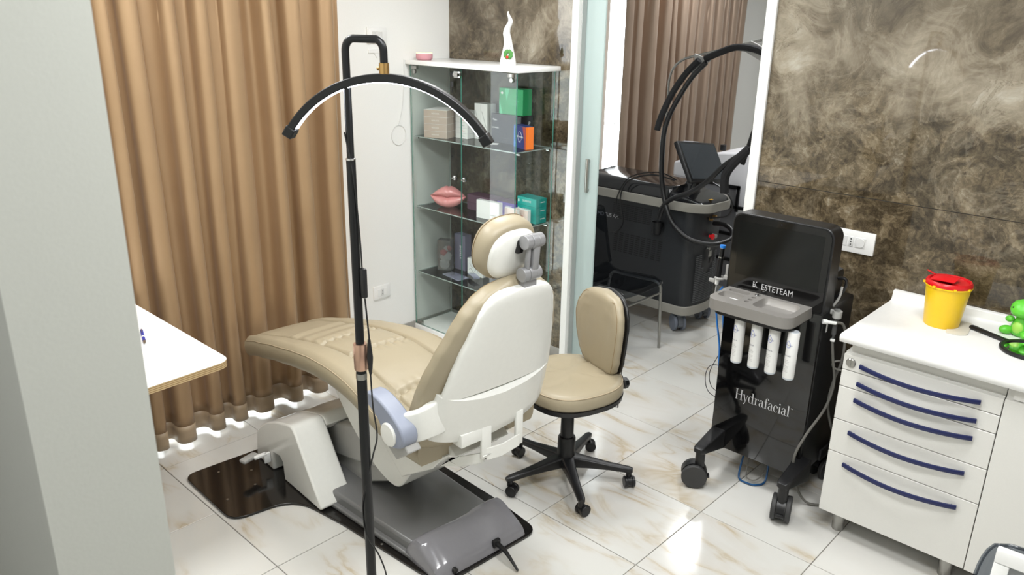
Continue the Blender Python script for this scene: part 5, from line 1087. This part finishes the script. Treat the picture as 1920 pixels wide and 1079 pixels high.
# syringe holder and hoses on the right
mk('hook', MB().tube([(X(-1.115), Yy(3.12), 0.93), (X(-1.085), Yy(3.12), 0.96), (X(-1.074), Yy(3.12), 1.00), (X(-1.085), Yy(3.12), 1.018), (X(-1.11), Yy(3.12), 1.012)], 0.007, 8, smooth=5), BLACK, hc_)
mk('hook_arm', MB().tube([(X(-1.105), Yy(3.10), 0.90), (X(-1.088), Yy(3.105), 0.94), (X(-1.085), Yy(3.11), 0.985)], 0.005, 8, smooth=4), GREYL, hc_)
mk('holder', MB().lathe([(0.011, 0.872), (0.018, 0.872), (0.019, 0.90), (0.012, 0.90)], (X(-1.068), Yy(3.055), 0), 20).box((X(-1.083), Yy(3.06), 0.89), (0.03, 0.014, 0.02), None, 0.004), GREYL, hc_)
t = thing('syringe', 'clear plastic syringe hanging in the holder right of the screen', 'syringe', (-1.068, 3.05, 0.775))
mk('barrel', MB().lathe([(0.009, 0.025), (0.0095, 0.13), (0.012, 0.131), (0.012, 0.134)], n=20), CLEARP, t); mk('nozzle', MB().cyl((0, 0, 0.0), (0, 0, 0.025), 0.005), CLEARP, t); mk('fitting', MB().box((0, 0, 0.0), (0.018, 0.012, 0.012), None, 0.003), WHITEP, t)
mk('branch_fitting', MB().cyl((X(-1.10), Yy(3.0), 0.862), (X(-1.06), Yy(3.035), 0.855), 0.007).cyl((X(-1.1), Yy(3.0), 0.862), (X(-1.088), Yy(3.011), 0.860), 0.010), WHITEP, hc_)
tag(mk('clear_hose', MB().tube([(-1.068, 3.05, 0.77), (-1.060, 3.06, 0.70), (-1.045, 3.08, 0.58), (-1.055, 3.05, 0.47), (-1.09, 2.985, 0.36), (-1.115, 2.96, 0.26), (-1.115, 2.98, 0.16), (-1.095, 3.01, 0.07), (-1.06, 3.04, 0.015), (-1.0, 3.08, 0.008)], 0.0055, 10, smooth=6), HOSEC), 'grey translucent hose curving down to the floor between console and drawers', 'hose')
tag(mk('clear_hose', MB().tube([(-1.064, 3.035, 0.855), (-1.045, 3.07, 0.845), (-1.035, 3.09, 0.79), (-1.035, 3.10, 0.68), (-1.055, 3.10, 0.58), (-1.062, 3.10, 0.47), (-1.045, 3.13, 0.36), (-1.04, 3.2, 0.28)], 0.0055, 10, smooth=6), HOSEC), 'second grey translucent hose behind, crossing the first one', 'hose')
tag(mk('hose_ring', MB().tube([(-1.035+0.032*math.cos(R(a)), 3.09+0.02*math.sin(R(a)), 0.66+0.012*math.sin(R(a))) for a in range(0, 360, 24)], 0.004, 8, closed=True), HOSEC), 'pale plastic ring holding the hoses beside the drawers', 'ring')

# ================================================================== SECOND ROOM: BLACK LASER MACHINE
DK = mat('charcoal_machine_plastic', (36, 38, 41), 0.42, bump=0.1, bscale=300); DKG = mat('gloss_black_hood', (30, 31, 34), 0.16, coat=0.4); BAND = mat('taupe_grey_band', (150, 147, 139), 0.4); SLOT = mat('vent_slot', (14, 14, 15), 0.7); VRIB = mat('vent_rib', (92, 94, 96), 0.4)
mx_, my_ = -2.92, 4.55
lm = thing('laser_machine', 'large black laser machine on castors with grey bands, in the next room', 'machine', (mx_, my_, 0))
A = lambda x: x-mx_
B = lambda y: y-my_
ol = round_poly([(A(-3.35), B(4.33)), (A(-2.495), B(4.33)), (A(-2.455), B(4.52)), (A(-2.495), B(4.72)), (A(-3.35), B(4.72))], [0.05, 0.06, 0.15, 0.06, 0.05], 8)
mk('body', MB().prism(ol, 0.185, 0.845, 'XY'), DK, lm, smooth=40)
def outset(poly, k): 
    c = Vector((sum(p[0] for p in poly)/len(poly), sum(p[1] for p in poly)/len(poly))); return [(c.x+(x-c.x)*(1+k/0.43), c.y+(y-c.y)*(1+k/0.21)) for x, y in poly]
mk('lower_band', MB().prism(outset(ol, 0.012), 0.135, 0.195, 'XY'), BAND, lm, smooth=40, bev=0.004)
bo = round_poly([(A(-3.38), B(4.295)), (A(-2.52), B(4.295)), (A(-2.40), B(4.36)), (A(-2.385), B(4.62)), (A(-2.50), B(4.755)), (A(-3.38), B(4.755))], [0.06, 0.08, 0.06, 0.06, 0.08, 0.06], 8)
bi = [(x*0.985+0.0, y*0.94) for x, y in bo]
def ringwall(o_, i_, z0, z1):
    mb = MB(); bm = mb.bm; n = len(o_); V = [[bm.verts.new((x, y, z)) for x, y in p] for p, z in ((o_, z0), (o_, z1), (i_, z1), (i_, z0))]
    for k in range(4):
        for j in range(n): bm.faces.new((V[k][j], V[k][(j+1) % n], V[(k+1) % 4][(j+1) % n], V[(k+1) % 4][j]))
    return mb
mk('upper_band', ringwall(bo, bi, 0.838, 0.895), BAND, lm, smooth=40, bev=0.003)
mk('deck', MB().prism(outset(ol, 0.004), 0.845, 0.872, 'XY'), DK, lm, smooth=40)
rg = []
for z, k in ((0.872, 0.0), (0.91, -0.004), (0.945, -0.012), (0.965, -0.03), (0.972, -0.05)):
    rg.append([(A(-3.36)+k*-0.3+(x-A(-3.35))*0.80, y*(1+k/0.21)*0.97, z+0.02*(1-abs(y)/0.2)) for x, y in ol])
mk('hood', MB().loft(rg), DKG, lm, smooth=50)
mk('front_deck', MB().prism([(A(-2.72), 0.872), (A(-2.72), 0.95), (A(-2.62), 0.925), (A(-2.47), 0.90), (A(-2.43), 0.872)], B(4.36), B(4.70), 'XZ'), DKG, lm, bev=0.015, smooth=40)
mk('screen_arm', MB().loft([[(A(-2.66)+q*(0.5+0.0)+a, B(4.52)+b, 0.90+q) for a, b in rrect(-r_, r_, -r_, r_, r_*0.5, 4)] for q, r_ in ((0, 0.075), (0.04, 0.055), (0.09, 0.045), (0.14, 0.04))]), DKG, lm, smooth=50)
# monitor: tilted screen facing the camera side
mc = Vector((A(-2.55), B(4.475), 1.128)); mX = Vector((0, 1, 0)); mZ = Vector((-0.55, 0.24, 0.80)); mZ = (mZ-mX*mZ.dot(mX)*0.35).normalized(); mX = (mX-mZ*mX.dot(mZ)).normalized(); mY = mZ.cross(mX)
mrot = Matrix((mX, mY, mZ)).transposed()
def mon(mb, dx, dz, t_, off, b=0.0):
    g = MB(); g.box((0, off, 0), (dx, t_, dz), None, b); g.bm.verts.ensure_lookup_table()
    for v in g.bm.verts: v.co = mc + mrot @ v.co
    return g
mk('monitor', mon(None, 0.41, 0.285, 0.035, 0.0, 0.012), BLACK, lm); mk('monitor_glass', mon(None, 0.37, 0.245, 0.003, -0.018), mat('laser_display', (44, 50, 56), 0.06, coat=0.6), lm, smooth=0)
g = MB().box((-0.04, 0, 0.1435), (0.16, 0.02, 0.006), None, 0.001)
for v in g.bm.verts: v.co = mc + mrot @ v.co
mk('monitor_label', g, mat('grey_strip', (170, 172, 176), 0.4), lm, smooth=0)
# vents on the side
vb = MB()
for (x0, x1, zA, zB, n) in ((-3.12, -2.80, 0.70, 0.80, 9), (-3.10, -2.70, 0.47, 0.60, 10)):
    for i in range(n):
        z = zA+(zB-zA)*i/(n-1)
        for j in range(9): xx = x0+(x1-x0)*(j+0.5)/9; vb.box((A(xx)+0.01*i/n, B(4.3292), z), (0.028, 0.003, 0.005))
o = mk('side_vent', vb, SLOT, lm, smooth=0); o['kind'] = 'stuff'
vb = MB()
for i in range(26):
    z = 0.225+i*0.0125
    for y0 in [4.40+0.028*j for j in range(9)]:
        cxv = abs(y0-4.52)
        if z > 0.40+1.2*max(0, cxv-0.02)**1.0 and cxv < 0.09: continue
        xx = -2.4905+0.030*(1-(abs(y0-4.52)/0.2)**2)+0.0035
        vb.box((A(xx), B(y0), z), (0.006, 0.022, 0.004), (0, 0, (4.52-y0)*-1.6))
o = mk('front_vent', vb, VRIB, lm, smooth=0); o['kind'] = 'stuff'
k = MB(); text_mb(k, 'MOTUS AX', 0.036, ((A(-3.15), B(4.3290), 0.705), (1, 0, 0), (0, 0, 1)), 0.0005); mk('lettering', k, LET, lm, smooth=0)
mk('emergency_button', MB().lathe([(0.010, 0.0), (0.010, 0.015), (0.019, 0.018), (0.020, 0.028), (0.012, 0.034), (0.001, 0.035)], (A(-2.455), B(4.50), 0.66), 20, 'X'), RED, lm)
mk('water_port', MB().lathe([(0.014, 0.0), (0.014, 0.03), (0.009, 0.032)], (A(-2.46), B(4.545), 0.655), 18, 'X'), GREYL, lm)
mk('brass_port', MB().lathe([(0.012, 0.0), (0.012, 0.02), (0.007, 0.022)], (A(-2.46), B(4.49), 0.775), 14, 'X').lathe([(0.012, 0.0), (0.012, 0.02), (0.007, 0.022)], (A(-2.46), B(4.535), 0.785), 14, 'X'), BRASS, lm)
mk('warning_sticker', MB().prism([(A(-2.475), B(4.47)), (A(-2.445), B(4.49)), (A(-2.47), B(4.51))], 0.9015, 0.9025, 'XY'), mat('yellow_sticker', (220, 170, 20), 0.5), lm, smooth=0)
ky = mk('key_lock', MB().cyl((A(-2.462), B(4.50), 0.575), (A(-2.445), B(4.50), 0.575), 0.010), STEEL, lm); mk('key', MB().box((A(-2.44), B(4.505), 0.545), (0.006, 0.03, 0.04), None, 0.003).tube([(A(-2.442), B(4.505)+0.015*math.cos(R(a)), 0.535+0.018*math.sin(R(a))) for a in range(0, 360, 36)], 0.002, 5, closed=True), STEEL, ky); mk('key_tag', MB().box((A(-2.438), B(4.515), 0.50), (0.008, 0.035, 0.04), None, 0.002), BLACK, ky)
mk('probe_holder', MB().lathe([(0.024, 0.0), (0.03, 0.006), (0.034, 0.085), (0.030, 0.085), (0.022, 0.01)], (A(-2.72), B(4.28), 0.66), 20).box((A(-2.72), B(4.31), 0.72), (0.04, 0.04, 0.03), None, 0.005), BLACK, lm)
CW = mat('blue_grey_wheel', (112, 118, 130), 0.45); CF = mat('grey_castor_fork', (96, 100, 106), 0.5)
for x, y, tw in ((-2.555, 4.385, 2.5), (-2.555, 4.70, 2.5), (-3.25, 4.40, 2.9), (-3.25, 4.66, 2.9)): caster(lm, A(x), B(y), 0.058, tw, CF, CW)
# hose arm
mk('hose_arm', MB().tube([(A(-2.80), B(4.42), 0.95), (A(-2.80), B(4.42), 1.30), (A(-2.795), B(4.41), 1.53), (A(-2.79), B(4.40), 1.62), (A(-2.765), B(4.40), 1.70), (A(-2.70), B(4.40), 1.755), (A(-2.60), B(4.40), 1.785), (A(-2.40), B(4.40), 1.835), (A(-2.20), B(4.40), 1.885)], 0.0075, 10, smooth=5), STEEL, lm, smooth=60)
mk('hose_bracket', MB().prism([(A(-2.61), 1.795), (A(-2.60), 1.74), (A(-2.625), 1.66), (A(-2.57), 1.72), (A(-2.50), 1.755), (A(-2.50), 1.765)], B(4.37), B(4.385), 'XZ'), GREYL, lm, bev=0.002)
mk('hose_bracket', MB().prism([(A(-2.25), 1.88), (A(-2.37), 1.825), (A(-2.28), 1.82), (A(-2.17), 1.77), (A(-2.16), 1.84), (A(-2.21), 1.865)], B(4.37), B(4.385), 'XZ'), GREYL, lm, bev=0.002)
SLV = mat('black_fabric_sleeve', (30, 30, 32), 0.85, bump=0.8, bscale=120)
mk('hose_sleeve', MB().tube([(A(-2.52), B(4.35), 1.77), (A(-2.45), B(4.35), 1.80), (A(-2.36), B(4.35), 1.835), (A(-2.29), B(4.35), 1.845), (A(-2.20), B(4.35), 1.835), (A(-2.13), B(4.35), 1.81)], 0.020, 10, smooth=4), SLV, lm)
mk('hose_sleeve', MB().tube([(A(-2.56), B(4.35), 1.76), (A(-2.64), B(4.35), 1.68), (A(-2.70), B(4.33), 1.58), (A(-2.73), B(4.3), 1.49), (A(-2.755), B(4.28), 1.40), (A(-2.76), B(4.26), 1.33)], 0.0195, 10, smooth=4), SLV, lm)
mk('hose', MB().tube([(A(-2.50), B(4.33), 1.75), (A(-2.58), B(4.32), 1.66), (A(-2.64), B(4.30), 1.55), (A(-2.69), B(4.28), 1.43), (A(-2.71), B(4.26), 1.30), (A(-2.70), B(4.25), 1.10), (A(-2.675), B(4.25), 0.96), (A(-2.63), B(4.24), 0.85), (A(-2.57), B(4.24), 0.76), (A(-2.46), B(4.26), 0.685), (A(-2.33), B(4.33), 0.665), (A(-2.27), B(4.42), 0.69), (A(-2.29), B(4.48), 0.73), (A(-2.37), B(4.52), 0.75), (A(-2.45), B(4.53), 0.74)], 0.0155, 10, smooth=5), BLACK, lm, smooth=60)
mk('hose', MB().tube([(A(-2.70), B(4.27), 0.77), (A(-2.66), B(4.25), 0.87), (A(-2.56), B(4.2), 0.94), (A(-2.44), B(4.2), 1.00), (A(-2.33), B(4.2), 1.09), (A(-2.25), B(4.2), 1.18), (A(-2.15), B(4.2), 1.26), (A(-2.06), B(4.2), 1.32)], 0.0155, 10, smooth=5), BLACK, lm, smooth=60)
mk('hose', MB().tube([(A(-2.18), B(4.3), 1.19), (A(-2.13), B(4.3), 1.40), (A(-2.09), B(4.3), 1.60), (A(-2.07), B(4.3), 1.80)], 0.014, 10, smooth=4), BLACK, lm, smooth=60)
mk('hose_sleeve', MB().tube([(A(-2.24), B(4.23), 1.02), (A(-2.24), B(4.22), 1.12), (A(-2.19), B(4.2), 1.20), (A(-2.10), B(4.2), 1.30)], 0.026, 10, smooth=4), SLV, lm)
mk('cable', MB().tube([(A(-2.70), B(4.42), 1.0), (A(-2.85), B(4.38), 1.02), (A(-2.98), B(4.30), 0.97), (A(-3.02), B(4.28), 0.85), (A(-2.98), B(4.27), 0.70), (A(-3.03), B(4.27), 0.62), (A(-3.12), B(4.28), 0.60)], 0.005, 7, smooth=6), BLACK, lm)
mk('cable', MB().tube([(A(-2.70), B(4.44), 1.0), (A(-2.83), B(4.42), 1.035), (A(-2.99), B(4.33), 0.99), (A(-3.045), B(4.28), 0.86), (A(-3.05), B(4.28), 0.75)], 0.004, 7, smooth=6), BLACK, lm)
mk('cable', MB().tube([(A(-2.44), B(4.45), 1.02), (A(-2.34), B(4.42), 0.99), (A(-2.28), B(4.42), 0.92), (A(-2.30), B(4.42), 0.84), (A(-2.42), B(4.42), 0.80)], 0.005, 7, smooth=6), BLACK, lm)

# white machine further back
wmx, wmy = -2.80, 5.3
t = thing('white_device', 'bulky white machine behind the black laser machine', 'machine', (wmx, wmy, 0))
a_ = lambda x: x-wmx
mk('body', MB().prism([(a_(-3.14), 0.88), (a_(-3.14), 0.985), (a_(-3.10), 1.00), (a_(-2.84), 1.03), (a_(-2.80), 1.095), (a_(-2.66), 1.11), (a_(-2.44), 1.12), (a_(-2.36), 0.98), (a_(-2.36), 0.50), (a_(-2.58), 0.50), (a_(-2.62), 0.86)], -0.2, 0.28, 'XZ'), mat('white_machine_plastic', (226, 226, 230), 0.35), t, bev=0.015, smooth=40)
mk('side_cheek', MB().prism([(a_(-2.44), 1.05), (a_(-2.36), 1.13), (a_(-2.32), 1.10), (a_(-2.33), 0.85)], -0.22, 0.22, 'XZ'), WHITEP, t, bev=0.006)
mk('knob', MB().cyl((a_(-2.80), -0.1, 1.10), (a_(-2.80), -0.1, 1.14), 0.022).cyl((a_(-2.52), -0.12, 1.112), (a_(-2.52), -0.12, 1.13), 0.02), BLACK, t)
mk('cart_frame', MB().bx(a_(-2.68), a_(-2.58), -0.215, -0.20, 0.86, 0.885).bx(a_(-2.60), a_(-2.58), -0.215, -0.20, 0.70, 0.885), BLACK, t)
mk('cart_panel', MB().bx(a_(-2.95), a_(-2.38), -0.19, 0.2, 0.12, 0.86, 0.01), mat('grey_cart_panel', (120, 120, 124), 0.5), t)
for z in (0.72, 0.52, 0.33): mk('cart_rail', MB().bx(a_(-2.98), a_(-2.36), -0.215, -0.19, z, z+0.022, 0.003), BLACK, t)
for x in (-2.9, -2.42):
    for y in (-0.12, 0.14): mk('caster', MB().cyl((a_(x)-0.015, y, 0.04), (a_(x)+0.015, y, 0.04), 0.0395, n=18), BLACK, t); mk('stem', MB().cyl((a_(x), y, 0.07), (a_(x), y, 0.125), 0.012, n=10), BLACK, t)

# ================================================================== SMOKED GHOST CHAIRS
def ghost(name, label, loc, rz, sx=0.43, drop=0.0):
    """smoked acrylic shell on a tubular steel frame; local -y is the front"""
    t = thing(name, label, 'chair', loc, rz); hw = sx/2
    path = [Vector((0, -0.21, 0.425)), Vector((0, -0.195, 0.448)), Vector((0, -0.15, 0.457)), Vector((0, 0.0, 0.447)), Vector((0, 0.13, 0.44)), Vector((0, 0.19, 0.465)), Vector((0, 0.215, 0.52)), Vector((0, 0.235, 0.62)), Vector((0, 0.26, 0.75-drop*0.5)), Vector((0, 0.275, 0.865-drop))]
    cu = catmull(path, 5); L = len(cu); cr = 0.05; mb = MB()
    def hwid(i):
        f = i/(L-1); w_ = hw*(1.0 if f < 0.55 else 1.0-0.06*(f-0.55)/0.45)
        d = (1-f)*L; e = min((L-1-i)/5.0, 1); e0 = min(i/3.0, 1)
        return w_-cr*(1-math.sqrt(max(0, 1-(1-e)**2)))-0.02*(1-math.sqrt(max(0, 1-(1-e0)**2)))
    mb.grid(lambda u, v: (lambda i, p: ((2*v-1)*hwid(i), p.y-0.018*((2*v-1)**2)*(1 if i > 0.6*L else 0), p.z+0.008*(2*v-1)**2*(1 if i < 0.6*L else 0)))(round(u*(L-1)), cu[round(u*(L-1))]), L-1, 16)
    mk('shell', mb, SMOKE, t, smooth=60, solid=0.006)
    top = []
    for i in range(int(0.62*L), L): top.append((hwid(i), cu[i]))
    edge = [(-w_, p.y-0.018, p.z) for w_, p in top]+[(q*hwid(L-1), cu[L-1].y-0.018*q*q, cu[L-1].z) for q in (-0.7, -0.35, 0, 0.35, 0.7)]+[(w_, p.y-0.018, p.z) for w_, p in reversed(top)]
    mk('rim', MB().tube(edge, 0.0045, 8), SMOKE, t, smooth=60)
    r = 0.0095
    for s_ in (-1, 1):
        x = s_*(hw+0.006)
        mk('leg', MB().tube([(x, -0.215, 0.0005), (x, -0.195, 0.36), (x, -0.19, 0.405), (x*0.985, -0.165, 0.433), (x*0.97, -0.12, 0.438)], r, 12, smooth=5), STEEL, t, smooth=60)
        mk('leg', MB().tube([(x, 0.245, 0.0005), (x, 0.20, 0.36), (x, 0.19, 0.40), (x*0.985, 0.16, 0.425), (x*0.97, 0.10, 0.428)], r, 12, smooth=5), STEEL, t, smooth=60)
        mk('side_rail', MB().cyl((x*0.97, -0.12, 0.4375), (x*0.97, 0.10, 0.428), r), STEEL, t)
    mk('cross_bar', MB().cyl((-hw, -0.197, 0.37), (hw, -0.197, 0.37), 0.007), STEEL, t)
    mk('cross_bar', MB().cyl((-hw, 0.197, 0.37), (hw, 0.197, 0.37), 0.007), STEEL, t)
    return t
ghost('acrylic_chair', 'smoked transparent chair with steel legs standing in the sliding doorway', (-2.70, 3.83, 0), R(90), 0.42)
ghost('acrylic_chair', 'smoked transparent chair back at the lower right corner, near the camera', (-0.045, 1.70, 0), 0.0, 0.44, 0.03)
t = thing('plastic_stand', 'white plastic frame stand on the near transparent chair', 'stand', (-0.085, 1.845, 0.466), R(3)); t.rotation_euler = (R(-8), 0, R(3))
for s_ in (-1, 1): mk('upright', MB().bx(s_*0.115-0.016, s_*0.115+0.016, -0.012, 0.012, 0, 0.36, 0.003), WHITEP, t)
mk('top_bar', MB().bx(-0.131, 0.131, -0.0125, 0.0125, 0.361, 0.395, 0.003), WHITEP, t); mk('shelf', MB().bx(-0.131, 0.131, -0.11, -0.013, 0.235, 0.25, 0.003), WHITEP, t); mk('base', MB().bx(-0.098, 0.098, -0.10, 0.012, 0.0, 0.02, 0.003), WHITEP, t); mk('back_plate', MB().bx(-0.098, 0.098, 0.0, 0.004, 0.26, 0.36), mat('grey_back_plate', (140, 142, 142), 0.4), t)
